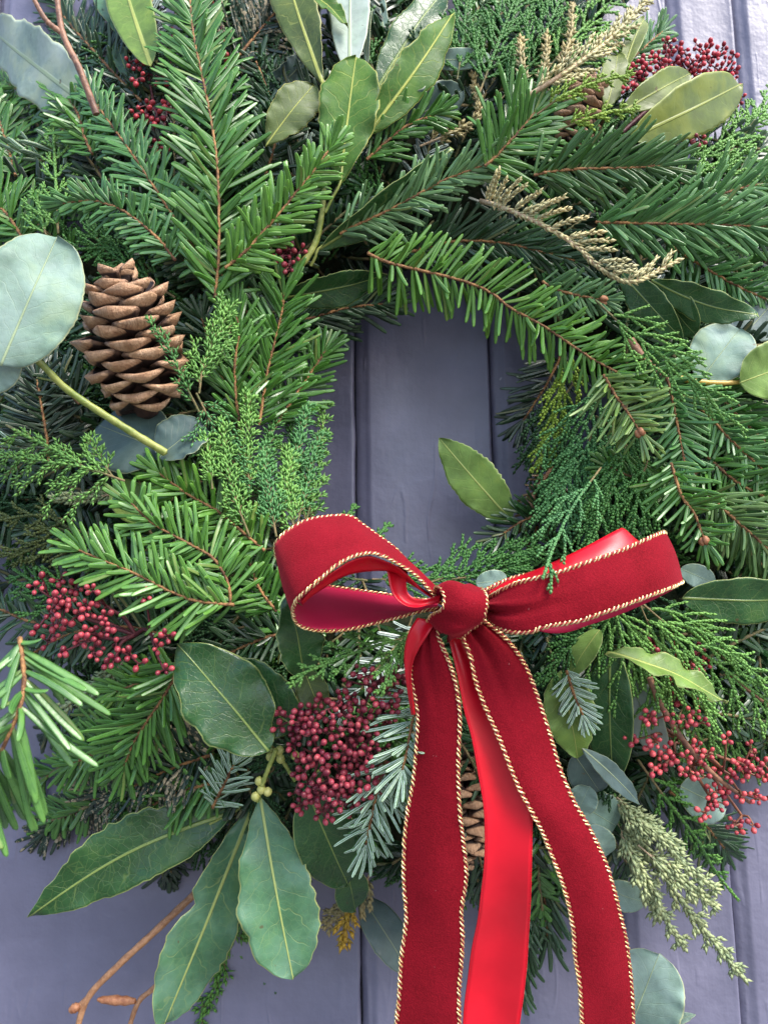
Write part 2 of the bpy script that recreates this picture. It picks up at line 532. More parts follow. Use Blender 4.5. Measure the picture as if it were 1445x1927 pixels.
def cone_material():
    m, t, p = mat('pine_cone_scale')
    g = G(t)
    _, a = g.attr('lv')
    pos = g.geo()
    n = g.noise(pos, 160, 4, 0.6)
    n2 = g.noise(pos, 900, 3, 0.6)
    face = g.ramp(a[1], 0.74, 0.86)
    tan = g.mix(g.ramp(n, 0.3, 0.7), (0.36, 0.2, 0.1, 1), (0.62, 0.4, 0.24, 1))
    tan = g.mix(g.ramp(n2, 0.4, 0.75, 0, 0.35), tan, (0.14, 0.055, 0.025, 1))
    cv = g.n('CombineXYZ')
    g.put(cv.inputs[0], g.math('MULTIPLY', a[0], 9.0))
    g.put(cv.inputs[1], g.math('MULTIPLY', a[1], 1.6))
    g.put(cv.inputs[2], g.math('MULTIPLY', g.info()['Random'], 40.0))
    stk = g.noise(cv.outputs[0], 2.2, 4, 0.7)
    tan = g.mix(g.ramp(stk, 0.42, 0.66, 0, 0.6), tan, (0.17, 0.075, 0.035, 1))
    tan = g.mix(g.ramp(g.info()['Random'], 0.0, 1.0, 0, 0.2), tan, (0.5, 0.27, 0.16, 1))
    inner = g.mix(g.ramp(n, 0.3, 0.7), (0.012, 0.005, 0.004, 1), (0.035, 0.014, 0.009, 1))  # near black: shade of the gaps put into the inner scale colour
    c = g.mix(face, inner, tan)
    c = g.mix(g.ramp(a[0], 0.8, 1.0, 0, 0.5), c, (0.58, 0.33, 0.21, 1))
    umbo = g.ramp(a[2], 0.72, 0.95)
    c = g.mix(g.math('MULTIPLY', umbo, 0.55), c, (0.2, 0.1, 0.06, 1))
    g.put(p.inputs['Base Color'], c)
    p.inputs['Roughness'].default_value = 0.65
    g.put(p.inputs['Normal'], g.bump(g.math('ADD', g.math('ADD', n2, n), stk), 0.0012, 0.7))
    return m
M_PAVE = plain('pavement_stone', (0.13, 0.128, 0.125, 1), (0.2, 0.195, 0.19, 1), 3, 0.85, 0.3)
M_CONE = cone_material()
M_CORE = plain('cone_core', (0.03, 0.012, 0.008, 1), (0.06, 0.025, 0.015, 1), 200, 0.8)
M_MOSS = plain('moss', (0.008, 0.016, 0.006, 1), (0.03, 0.03, 0.015, 1), 200, 0.95, 0.2, 0.004)  # near black, putting the shade of deep gaps into the moss colour

# ------------------------------------------------------------------ generators
def needle_template(rows=6):
    """a flat blunt fir needle: length 1 along y, half width 1 along x; returns verts, faces, (u, v, side)"""
    ys = [0.0, 0.07, 0.3, 0.62, 0.88, 0.97, 1.0][:rows + 1]
    ws = [0.25, 0.62, 0.92, 1.0, 0.92, 0.66, 0.2]
    V, A, F = [], [], []
    for y, w_ in zip(ys, ws):
        for (u, z, s) in ((-1, 0.0, 0.0), (-0.5, 0.26, 1), (0, 0.06, 1), (0.5, 0.26, 1), (1, 0.0, 0.0), (0.5, -0.16, -1), (0, -0.24, -1), (-0.5, -0.16, -1)):
            V.append((u * w_, y, z * w_))
            A.append((u, y, s))
    n = 8
    for r in range(len(ys) - 1):
        for k in range(n):
            F.append((r * n + k, r * n + (k + 1) % n, (r + 1) * n + (k + 1) % n, (r + 1) * n + k))
    e = (len(ys) - 1) * n
    F += [(e + 0, e + 1, e + 2, e + 7), (e + 2, e + 3, e + 4, e + 5), (e + 7, e + 2, e + 5, e + 6)]
    return np.array(V, float), np.array(F), np.array(A, float)
NV, NF, NA = needle_template()
NEEDLE_SHARED = []
def shared_needles():
    """six bent needles of unit length whose data alike needles share"""
    for k in range(6):
        v = NV.copy()
        v[:, 0] *= 0.075
        v[:, 2] *= 0.075
        bend = (-0.26, -0.12, 0.03, 0.12, 0.22, -0.05)[k]
        side = (0.12, -0.08, 0.04, -0.13, 0.07, 0.0)[k]
        v[:, 2] += bend * v[:, 1] ** 2
        v[:, 0] += side * v[:, 1] ** 2
        mb = MB()
        a = NA.copy()
        a[:, 2] *= 0.1 + 0.9 * (k + 0.5) / 6
        mb.add(v, NF, a)
        NEEDLE_SHARED.append(mb.mesh('needle', M_FIR))
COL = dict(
    mid=(0.042, 0.142, 0.02), bright=(0.064, 0.185, 0.024), dark=(0.014, 0.052, 0.018), deep=(0.008, 0.028, 0.013),  # dark and deep lowered to put gap shade into the needle colour
    blue=(0.052, 0.16, 0.048), pale=(0.085, 0.19, 0.085), yellow=(0.1, 0.185, 0.05), fresh=(0.068, 0.19, 0.036),
    cyp=(0.05, 0.16, 0.04), cypl=(0.115, 0.27, 0.07), cypb=(0.065, 0.2, 0.075), cypy=(0.16, 0.27, 0.035), cypd=(0.02, 0.07, 0.024),
    cream=(0.42, 0.4, 0.25), sage=(0.26, 0.33, 0.2), dry=(0.27, 0.24, 0.13), olive=(0.07, 0.1, 0.03))

def world_line(pts, lay, n):
    P = []
    for p in pts:
        d = p[2] if len(p) > 2 else body(p[0], p[1]) + lay
        P.append(U(p[0], p[1], d))
    return spline(P, n)
def fir_data(P, nl, w, step, under=False, tilt=0.0, a0=58, a1=34, rng=RNG, full=False, short=1.0, lift=0.0):
    """positions, 3x3 frames, lengths for the needles of one twig along the world points P"""
    L = np.linalg.norm(np.diff(P, axis=0), axis=1).sum()
    T, N, B = frames(P, tilt)
    out = []
    rows = [(-14 + lift, 1.08, 1.0), (10 + lift, 1.0, 1.0), (42 + lift, 0.58 * short, 1.9)]
    if full:
        rows += [(85, 0.6, 1.5), (-40, 0.9, 1)]
    for phi, ls, sparse in rows:
        for sg in (1, -1):
            n = max(4, int(L / (step * sparse)))
            s = np.clip((np.arange(n) + rng.uniform(-0.2, 1.2, n)) / n, 0, 1)
            idx = s * (len(P) - 1)
            i = np.clip(idx.astype(int), 0, len(P) - 2)
            fr = (idx - i)[:, None]
            pos = P[i] * (1 - fr) + P[i + 1] * fr
            t, nn, b = T[i], N[i], B[i]
            ph = np.radians(phi + rng.normal(0, 7, n))
            side = (sg * np.cos(ph))[:, None] * b + np.sin(ph)[:, None] * nn
            al = np.radians(a0 + (a1 - a0) * s ** 1.5 + rng.normal(0, 8, n))
            y = np.cos(al)[:, None] * t + np.sin(al)[:, None] * side
            up = nn + 0.5 * b * rng.normal(0, 0.5, n)[:, None] + 0.3 * sg * b * rng.normal(0.3, 0.3, n)[:, None]
            z = norm(up - y * np.sum(up * y, 1, keepdims=True))
            if under:
                z = -z
            x = np.cross(y, z)
            ln = nl * ls * (1 - 0.28 * s ** 3) * (0.72 + 0.28 * np.minimum(1, s / 0.12)) * rng.uniform(0.72, 1.12, n)
            kp = rng.uniform(0, 1, n) > 0.07
            out.append((pos[kp], x[kp], y[kp], z[kp], ln[kp]))
    # needles round the tip
    n = 7
    t, nn, b = T[-1], N[-1], B[-1]
    az = np.arange(n) / n * 2 * np.pi + rng.uniform(0, 1)
    y = norm(t + 0.42 * (np.cos(az)[:, None] * b + 0.5 * np.sin(az)[:, None] * nn))
    z = norm(nn - y * np.sum(nn * y, 1, keepdims=True))
    if under:
        z = -z
    out.append((np.repeat(P[-1:], n, 0), np.cross(y, z), y, z, nl * 0.78 * rng.uniform(0.8, 1.05, n)))
    return [np.concatenate(q) for q in zip(*out)]
def needles_into(mb, data, w, rng=RNG, m=0):
    pos, x, y, z, ln = data
    n = len(pos)
    bend = rng.normal(0.02, 0.14, n)
    sidew = rng.normal(0, 0.09, n)
    wd = w * rng.uniform(0.85, 1.15, n)
    lx = NV[None, :, 0] * wd[:, None] * 0.5 + (sidew * ln)[:, None] * NV[None, :, 1] ** 2
    ly = NV[None, :, 1] * ln[:, None]
    lz = NV[None, :, 2] * wd[:, None] * 0.5 + (bend * ln)[:, None] * NV[None, :, 1] ** 2
    v = pos[:, None] + lx[..., None] * x[:, None] + ly[..., None] * y[:, None] + lz[..., None] * z[:, None]
    a = np.repeat(NA[None], n, 0)
    a[:, :, 2] *= (0.1 + 0.9 * rng.uniform(0, 1, n))[:, None]
    f = NF[None] + (np.arange(n) * len(NV))[:, None, None]
    mb.add(v.reshape(-1, 3), f.reshape(-1, 4), a.reshape(-1, 3), None, m)
NCOUNT = [0]
def fir(label, pts, nl=60, w=10.5, col='mid', lay=0.0, sep=False, under=False, step=17, tilt=0, a0=58, a1=34, full=False,
        short=1.0, stain=False, bud=False, group='fir sprigs in the wreath', branches=(), lift=0.0, r=3.2, rng=None):
    """a fir twig: a brown stem with rows of flat needles; side twigs in `branches` belong to it"""
    rng = rng or np.random.default_rng(abs(hash_(label)) % 99991)
    nl, w = nl * 1.1, w * 0.78
    P = world_line(pts, lay, 40)
    d = -P[len(P) // 2][1]
    px = pm(d)
    root = thing('fir_sprig', label, 'fir sprig', P[0], group)
    c = COL[col] if isinstance(col, str) else col
    lines = [P] + [world_line(b, lay, 26) for b in branches]
    mb = MB()
    for k, Q in enumerate(lines):
        jit = rng.normal(0, 0.25 * px, Q.shape)
        tube(mb, Q + jit, np.linspace(r * px, r * 0.6 * px, len(Q)), 6)
        # rough leaf pegs on the bark
        tt = rng.uniform(0.02, 0.98, 40)
        ii = (tt * (len(Q) - 1)).astype(int)
        T, N, B = frames(Q)
        for q in ii:
            az = rng.uniform(0, math.tau)
            dd = math.cos(az) * B[q] + math.sin(az) * N[q]
            s0 = Q[q] + dd * r * 0.6 * px
            tube(mb, np.array([s0, s0 + dd * 1.6 * px + T[q] * 1.6 * px]), np.array([1.5 * px, 0.7 * px]), 4, cap=False)
    mb.obj('stem', M_FTWIG, root)
    if bud:
        for k in range(3):
            b = MB()
            az = k * 2.1
            T, N, B = frames(P)
            o = P[-1] + (math.cos(az) * B[-1] + math.sin(az) * N[-1]) * 5 * px
            s = np.linspace(0, 1, 7)
            tube(b, o + T[-1] * (s[:, None] - 0.3) * 15 * px, 6.5 * px * np.sqrt(np.clip(np.sin(np.pi * (0.12 + 0.82 * s)), 0.02, 1)), 8)
            b.obj('bud', M_BUD, root)
    stepm = step * 0.82 * px
    if sep:
        i = 0
        for Q in lines:
            pos, x, y, z, ln = fir_data(Q, nl * px, w * px, stepm, under, R(tilt), a0, a1, rng, full, short, lift)
            for k in range(len(pos)):
                if i >= 290:
                    break
                me = NEEDLE_SHARED[int(rng.integers(6))]
                ww = w * px * rng.uniform(0.88, 1.12) / 0.15
                M3 = np.stack([x[k] * ww, y[k] * ln[k], z[k] * ww], 1)
                place('needle', me, root, M3, pos[k], c)
                i += 1
    else:
        mb = MB()
        for Q in lines:
            needles_into(mb, fir_data(Q, nl * px, w * px, stepm, under, R(tilt), a0, a1, rng, full, short, lift), w * px, rng)
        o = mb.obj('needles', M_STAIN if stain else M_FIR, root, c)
        o['kind'] = 'stuff'
    return root
def hash_(s):
    h = 7
    for ch in s:
        h = (h * 131 + ord(ch)) % 1000003
    return h

# a scale leaf: a stretched octahedron along y
SV = np.array([(0, 0, 0), (-1, 0.45, 0), (0, 0.4, 1), (1, 0.45, 0), (0, 0.4, -1), (0, 1, 0)], float)
SF = np.array([(0, 2, 1), (0, 3, 2), (0, 4, 3), (0, 1, 4), (1, 2, 5), (2, 3, 5), (3, 4, 5), (4, 1, 5)])
def scales_into(mb, P, N0, el, ew, gap, ang, along0, rng, ranks=(0, 180, 90, 270)):
    """scale leaves along a thin shoot P"""
    L = np.linalg.norm(np.diff(P, axis=0), axis=1).sum()
    n = max(2, int(L / gap))
    s = np.repeat((np.arange(n) + 0.5) / n, 2)
    idx = s * (len(P) - 1)
    i = np.clip(idx.astype(int), 0, len(P) - 2)
    fr = (idx - i)[:, None]
    pos = P[i] * (1 - fr) + P[i + 1] * fr
    T = norm(np.gradient(P, axis=0))[i]
    N = norm(N0 - T * np.sum(N0 * T, 1, keepdims=True))
    B = np.cross(T, N)
    m = len(pos)
    k = np.arange(m)
    az = np.where((k // 2) % 2 == 0, np.where(k % 2 == 0, ranks[0], ranks[1]), np.where(k % 2 == 0, ranks[2], ranks[3]))
    az = np.radians(az + rng.normal(0, 9, m))
    dr = np.cos(az)[:, None] * B + np.sin(az)[:, None] * N
    al = np.radians(ang + rng.normal(0, ang * 0.25, m))
    y = np.cos(al)[:, None] * T + np.sin(al)[:, None] * dr
    x = norm(np.cross(y, dr))
    z = np.cross(x, y)
    e = el * rng.uniform(0.8, 1.2, m) * (1 - 0.25 * s)
    v = pos[:, None] + SV[None, :, 0:1] * (ew * x)[:, None] + SV[None, :, 1:2] * (e[:, None] * y)[:, None] + SV[None, :, 2:3] * (ew * 0.7 * z)[:, None]
    a = np.zeros((m, 6, 3))
    a[:, :, 0] = SV[None, :, 1]
    a[:, :, 1] = (along0 + (1 - along0) * s)[:, None]
    a[:, :, 2] = rng.uniform(0, 1, m)[:, None]
    f = SF[None] + (np.arange(m) * 6)[:, None, None]
    mb.add(v.reshape(-1, 3), f.reshape(-1, 3), a.reshape(-1, 3))
def cyp_into(mb, tw, P, bl, nb, px, style, rng, droop=None, tilt=0.0, ang=42, sub=True, start=0.08, sw=2.4, oneside=0):
    """a flat branching spray along world points P"""
    el, ew, gap, ea = dict(scale=(13, 3.1, 5.4, 13), juniper=(16, 2.7, 7.0, 27), plume=(19, 3.6, 6.6, 22))[style]
    el, ew, gap = el * px, ew * px, gap * px
    T, N, B = frames(P, tilt)
    tube(tw, P, np.linspace(sw * px, max(0.9, sw * 0.35) * px, len(P)), 5)
    scales_into(mb, P[len(P) // 6:], N[0], el * 1.1, ew * 1.1, gap, ea, 0.35, rng)
    nb = max(4, int(nb * 0.8)) if sub else nb
    for k in range(nb):
        t = start + (0.97 - start) * (k + rng.uniform(0.2, 0.8)) / nb
        i = int(t * (len(P) - 1))
        sg = oneside or (1 if k % 2 else -1)
        a = R(ang * (1 - 0.25 * t) + rng.normal(0, 5))
        d = math.cos(a) * T[i] + math.sin(a) * (sg * B[i] + rng.normal(0, 0.16) * N[i])
        ln = bl * px * (1 - 0.62 * t) * rng.uniform(0.75, 1.15)
        bendv = T[i] * 0.28 * ln * (1 if droop is None else 0.2)
        if droop is not None:
            bendv = bendv + droop * ln
        s = np.linspace(0, 1, 9)[:, None]
        Q = P[i] + d * ln * s + bendv * s ** 2 + N[i] * rng.normal(0, 0.05) * ln * s ** 2
        tube(tw, Q, np.linspace(1.3 * px, 0.5 * px, len(Q)), 4, cap=False)
        scales_into(mb, Q, N[i], el, ew, gap, ea, 0.3, rng)
        if sub:
            TQ = norm(np.gradient(Q, axis=0))
            m = max(2, int(ln / ((19 if style == 'scale' else 25) * px)))
            for j in range(m):
                tj = 0.12 + 0.8 * (j + rng.uniform(0.2, 0.8)) / m
                q = int(tj * 8)
                s2 = 1 if j % 2 else -1
                bb = np.cross(TQ[q], N[i])
                a2 = R((30 if style == 'scale' else 40) + rng.normal(0, 4))
                d2 = math.cos(a2) * TQ[q] + math.sin(a2) * (s2 * bb + rng.normal(0, 0.12) * N[i])
                l2 = ((0.42 if style == 'scale' else 0.34) * ln + 9 * px) * (1 - 0.55 * tj) * rng.uniform(0.7, 1.2)
                s5 = np.linspace(0, 1, 4)[:, None]
                base = Q[q] * (1 - (tj * 8 - q)) + Q[min(8, q + 1)] * (tj * 8 - q)
                Z = base + d2 * l2 * s5 + TQ[q] * 0.2 * l2 * s5 ** 2 + (0 if droop is None else droop * 0.3 * l2 * s5 ** 2)
                scales_into(mb, Z, N[i], el * 0.92, ew * 0.92, gap, ea, 0.5, rng)
def cyp(label, pts, bl=70, nb=18, col='cyp', lay=0.0, style='scale', droop=None, tilt=0, ang=42, sub=True, more=(), stem=None,
        group='cypress sprays in the wreath', name='cypress_spray', cat='cypress spray', start=0.08, sw=2.4, oneside=0):
    rng = np.random.default_rng(abs(hash_(label)) % 99991)
    P = world_line(pts, lay, 32)
    px = pm(-P[16][1])
    root = thing(name, label, cat, P[0], group)
    c = COL[col] if isinstance(col, str) else col
    mb, tw = MB(), MB()
    dv = None if droop is None else np.array([droop[0], 0.12, -droop[1]])
    cyp_into(mb, tw, P, bl, nb, px, style, rng, dv, R(tilt), ang, sub, start, sw, oneside)
    for b in more:
        cyp_into(mb, tw, world_line(b, lay, 26), bl * 0.8, max(4, int(nb * 0.7)), px, style, rng, dv, R(tilt), ang, sub, start, sw * 0.7, oneside)
    tw.obj('stem', stem or M_CTWIG, root)
    o = mb.obj('foliage', M_SCALE, root, c)
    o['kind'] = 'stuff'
    return root

SHAPES = dict(bay=(0.85, 0.95), bayw=(0.7, 0.85), obov=(0.95, 0.62), round=(0.5, 0.46), skim=(0.75, 0.6), slim=(0.8, 0.8), oval=(0.6, 0.6))
LEAFN = [0]
def leaf(root, base, tip, width, mats, shape='bay', roll=0, fold=0.12, arch=0.06, side=0.0, wavy=0.05, bites=(), flip=False,
         lay=0.0, name='leaf', label=None, petiole=None, pmat=None):
    """one leaf blade; base and tip are (px, py[, depth]); roll turns it about its midrib"""
    LEAFN[0] += 1
    rng = np.random.default_rng(LEAFN[0] * 17 + 3)
    db = base[2] if len(base) > 2 else body(base[0], base[1]) + lay
    dt = tip[2] if len(tip) > 2 else body(tip[0], tip[1]) + lay
    p0, p1 = U(base[0], base[1], db), U(tip[0], tip[1], dt)
    y = p1 - p0
    ln = np.linalg.norm(y)
    y = y / ln
    if shape in ('round', 'oval'):
        wavy = min(wavy, 0.022)
    n = norm(CAM - (p0 + p1) / 2)
    n = norm(n - y * np.dot(n, y))
    x = np.cross(y, n)
    c, s = math.cos(R(roll)), math.sin(R(roll))
    x, n = x * c + n * s, n * c - x * s
    if flip:
        x, n = -x, -n
    px = pm((db + dt) / 2)
    hw = width * px / 2 / max(0.35, abs(c))
    a, b = SHAPES[shape]
    nv, nu = 37, 15
    v = np.linspace(0, 1, nv)
    pk = a / (a + b)
    prof = (np.clip(v, 1e-6, 1) / pk) ** a * (np.clip(1 - v, 0, 1) / (1 - pk)) ** b
    prof = np.maximum(prof, 0.012 * (1 - v) + 0.001)
    u = np.linspace(-1, 1, nu)
    u = np.sign(u) * np.abs(u) ** 0.8
    W = np.stack([prof, prof], 1)
    for k in range(2):
        wob = sum(rng.normal(0, 0.012) * np.sin(v * math.tau * f_ + rng.uniform(0, 6)) for f_ in (2, 4, 7, 11, 16))
        W[:, k] *= 1 + wob * (0.5 if shape in ('round', 'oval') else 1.5)
        for (sd_, v0, rr, dep) in bites:
            if (sd_ > 0) == (k == 1):
                W[:, k] *= 1 - dep * np.exp(-((v - v0) / rr) ** 2)
    X = np.where(u[None] < 0, u[None] * W[:, 0:1], u[None] * W[:, 1:2]) * hw
    bendx = side * ln * np.sin(np.pi * v)[:, None]
    ph1, ph2 = rng.uniform(0, 6, 2)
    fr = rng.uniform(2.2, 3.4)
    ww = np.where(u[None] < 0, np.sin(v[:, None] * math.tau * fr + ph1), np.sin(v[:, None] * math.tau * fr * 1.12 + ph2))
    ww = ww + 0.5 * np.where(u[None] < 0, np.sin(v[:, None] * 41 + ph2), np.sin(v[:, None] * 37 + ph1))
    Z = fold * np.abs(X) + arch * ln * (np.sin(np.pi * v)[:, None]) + wavy * hw * np.abs(u[None]) ** 3 * ww * 1.6 \
        + rng.normal(0, 0.04) * ln * v[:, None] * u[None] * 0.6
    Z = Z + 0.03 * hw * np.sin(X / hw * 3 + ph1) * np.sin(v[:, None] * 13 + ph2)
    P = p0 + (X + bendx)[..., None] * x + (v[:, None] * ln * np.ones_like(X))[..., None] * y + Z[..., None] * n
    th = 0.9 * px
    top = P.reshape(-1, 3)
    bot = (P - n * th).reshape(-1, 3)
    A = np.zeros((nv, nu, 3))
    A[..., 0] = X / ln
    A[..., 1] = v[:, None]
    Bv = np.zeros((nv, nu, 3))
    Bv[..., 0] = u[None]
    Bv[..., 1] = hw / ln
    Bv[..., 2] = rng.uniform()
    A1, A2 = A.copy(), A.copy()
    A1[..., 2], A2[..., 2] = 1, -1
    i, j = np.meshgrid(np.arange(nv - 1), np.arange(nu - 1), indexing='ij')
    q = (i * nu + j).ravel()
    f = np.stack([q, q + 1, q + nu + 1, q + nu], 1)
    o = nv * nu
    rim = np.concatenate([np.arange(nv) * nu + nu - 1, (nv - 1) * nu + np.arange(nu - 2, -1, -1), np.arange(nv - 2, -1, -1) * nu, np.arange(1, nu - 1)])
    r2 = np.roll(rim, -1)
    fr_ = np.stack([rim, rim + o, r2 + o, r2], 1)
    mb = MB()
    mb.add(np.vstack([top, bot]), np.vstack([f, f[:, ::-1] + o, fr_]), np.concatenate([A1.reshape(-1, 3), A2.reshape(-1, 3)]),
           np.concatenate([Bv.reshape(-1, 3), Bv.reshape(-1, 3)]))
    # the raised midrib on the back
    ob = mb.obj(name, mats, root)
    if label:
        ob['label'] = label
    if petiole is not None:
        t2 = MB()
        q0 = U(*petiole) if len(petiole) > 2 else U(petiole[0], petiole[1], db - 0.004)
        m_ = (q0 + p0) / 2 + n * 1.5 * px
        tube(t2, spline([q0, m_, p0, p0 + y * 0.12 * ln + n * (fold * 0 + arch * ln * 0.37 - 0.6 * px)], 12), np.linspace(3.2 * px, 2.2 * px, 12), 7)
        t2.obj('leaf_stalk', pmat or M_GSTEM, root)
    return ob
def sprig(name, label, cat, base, group=None, lay=0.0):
    d = base[2] if len(base) > 2 else body(base[0], base[1]) + lay
    return thing(name, label, cat, U(base[0], base[1], d), group)
def stem(root, pts, r0, r1, m, lay=0.0, name='stem', nodes=True):
    P = world_line(pts, lay, 40)
    px = pm(-P[20][1])
    rr = np.linspace(r0, r1, 40) * px
    rr = rr * (1 + 0.06 * np.sin(np.arange(40) * 1.7))
    mb = MB()
    tube(mb, P, rr, 9)
    return mb.obj(name, m, root)

BERRY = []
def shared_berries():
    for k in range(3):
        n, mrow = 9, 7
        v, a = [], []
        for i in range(mrow):
            t = i / (mrow - 1)
            r = math.sin(math.pi * min(0.985, 0.1 + 0.9 * t)) ** 0.8 * (0.92 + 0.08 * k * 0.5)
            z = -math.cos(math.pi * (0.08 + 0.92 * t)) * (1.12 + 0.05 * k)
            if i == mrow - 1:
                z -= 0.05
            for j in range(n):
                an = j * math.tau / n
                rr = r * (1 + 0.05 * math.cos(4 * an + k))
                v.append((rr * math.cos(an), rr * math.sin(an), z))
                a.append((0, t, 0))
        f = [(i * n + j, i * n + (j + 1) % n, (i + 1) * n + (j + 1) % n, (i + 1) * n + j) for i in range(mrow - 1) for j in range(n)]
        mb = MB()
        mb.add(v, f, np.array(a, float))
        BERRY.append(mb.mesh('berry', M_BERRY))
def berries(root, spots, br, rootpt, hubs, lay=0.02, smat=None, tint=(1, 1, 1), stalk=2.0, spread=0.012, seed=1, push=0.5):
    """spots: [(cx, cy, rx, ry, count)] ellipses of berries; hubs: pixel points the stalks branch from"""
    rng = np.random.default_rng(seed)
    umb = []
    allp = []
    for (cx, cy, rx, ry, cnt) in spots:
        k = 0
        tries = 0
        while k < cnt and tries < 900:
            tries += 1
            a, r = rng.uniform(0, math.tau), math.sqrt(rng.uniform(0, 1))
            fx, fy = cx + rx * r * math.cos(a), cy + ry * r * math.sin(a)
            bulge = spread * math.sqrt(max(0, 1 - r * r)) * rng.uniform(0.35, 1.1)
            fd = body(cx, cy) + lay + bulge
            mem = []
            a0 = rng.uniform(0, math.tau)
            m = int(rng.integers(3, 7))
            for q in range(m):
                aa = a0 + q * math.tau / m + rng.normal(0, 0.3)
                rr = br * rng.uniform(1.1, 2.6)
                x, y = fx + rr * math.cos(aa), fy + rr * math.sin(aa)
                if all((x - z[0]) ** 2 + (y - z[1]) ** 2 > (br * 1.6) ** 2 for z in allp):
                    mem.append((x, y, fd + br * pm(fd) * rng.uniform(-0.3, 1.6)))
                    allp.append((x, y))
            if mem:
                umb.append(((fx, fy, fd - br * pm(fd) * 1.8), mem))
                k += len(mem)
    tb = MB()
    rp = U(*rootpt) if len(rootpt) > 2 else U(rootpt[0], rootpt[1], body(*rootpt) + lay - 0.015)
    H = [np.array(h[:2]) for h in hubs]
    HW = [U(h[0], h[1], h[2] if len(h) > 2 else body(h[0], h[1]) + lay - 0.006) for h in hubs]
    for h in HW:
        m_ = (rp + h) / 2 + (RNG.normal(0, 0.002, 3))
        tube(tb, spline([rp, m_, h], 9), np.linspace(stalk * 1.9, stalk * 1.3, 9) * pm(0.1), 6)
    for f0, grp in umb:
            hi = int(np.argmin([np.hypot(f0[0] - q[0], f0[1] - q[1]) for q in H]))
            h = HW[hi]
            W = [U(*p) for p in grp]
            fork = U(*f0)
            tube(tb, spline([h, (h + fork) / 2 + rng.normal(0, 0.0012, 3), fork], 6), np.linspace(stalk * 1.2, stalk * 0.9, 6) * pm(0.1), 5)
            for p, q in zip(grp, W):
                s = br * rng.uniform(0.7, 1.12) * pm(p[2])
                z = norm(q - fork) + 0.35 * norm(CAM - q) * push + rng.normal(0, 0.15, 3)
                z = norm(z)
                x = norm(np.cross(z, (0.3, 0.9, 0.2)))
                yv = np.cross(z, x)
                M3 = np.stack([x * s, yv * s, z * s], 1)
                place('berry', BERRY[int(rng.integers(3))], root, M3, q, tint)
                e = q - z * s * 0.95
                tube(tb, spline([fork, (fork + e) / 2 + rng.normal(0, 0.0005, 3), e], 5), np.linspace(stalk * 0.8, stalk * 0.75, 5) * pm(0.1), 5, cap=False)
    tb.obj('stalk', smat or M_BSTALK, root)

CONE = []
def shared_scales():
    """four pine cone scales: y outward, x across, z towards the cone's tip; the end is a proud lozenge face"""
    for k in range(4):
        rng = np.random.default_rng(50 + k)
        xs = np.linspace(-1, 1, 9)
        rows = [(0.0, 0.22, 0.5), (0.35, 0.45, 0.5), (0.65, 0.8, 0.75), (0.84, 1.0, 1.0), (0.95, 0.98, 1.0), (1.0, 0.9, 0.82)]
        V, A, F = [], [], []
        for (y, wd, tk) in rows:
            up = 0.52 * xs ** 2 + 0.05 * np.sin(xs * 3 + k)
            thick = (0.44 + 0.05 * rng.normal()) * (1 - np.abs(xs) ** 1.25) * tk
            yy = y - 0.2 * xs ** 2 * y
            ring = [(xs[i] * wd, yy[i], up[i] + 0.10 * tk * (1 - xs[i] ** 2)) for i in range(9)]
            ring += [(xs[i] * wd, yy[i] + (0.03 if y > 0.8 else 0), up[i] - thick[i]) for i in range(7, 0, -1)]
            V += ring
            A += [(abs(xs[i]), y * 0.80 if y < 0.99 else 0.95, 0) for i in range(9)] + [(abs(xs[i]), (y if y > 0.8 else y * 0.8), 0) for i in range(7, 0, -1)]
        n = 16
        for r in range(len(rows) - 1):
            for j in range(n):
                F.append((r * n + j, r * n + (j + 1) % n, (r + 1) * n + (j + 1) % n, (r + 1) * n + j))
        e = (len(rows) - 1) * n
        mb = MB()
        c0 = len(V)
        T3 = [[e + j, e + (j + 1) % n, c0] for j in range(n)]
        V.append((0.03 * k - 0.05, 1.17, -0.12))
        A.append((0, 1, 1))
        mb.add(V, F, np.array(A, float))
        mb.f.append(np.array(T3))
        mb.m.append(np.zeros(n, int))
        CONE.append(mb.mesh('scale', M_CONE))
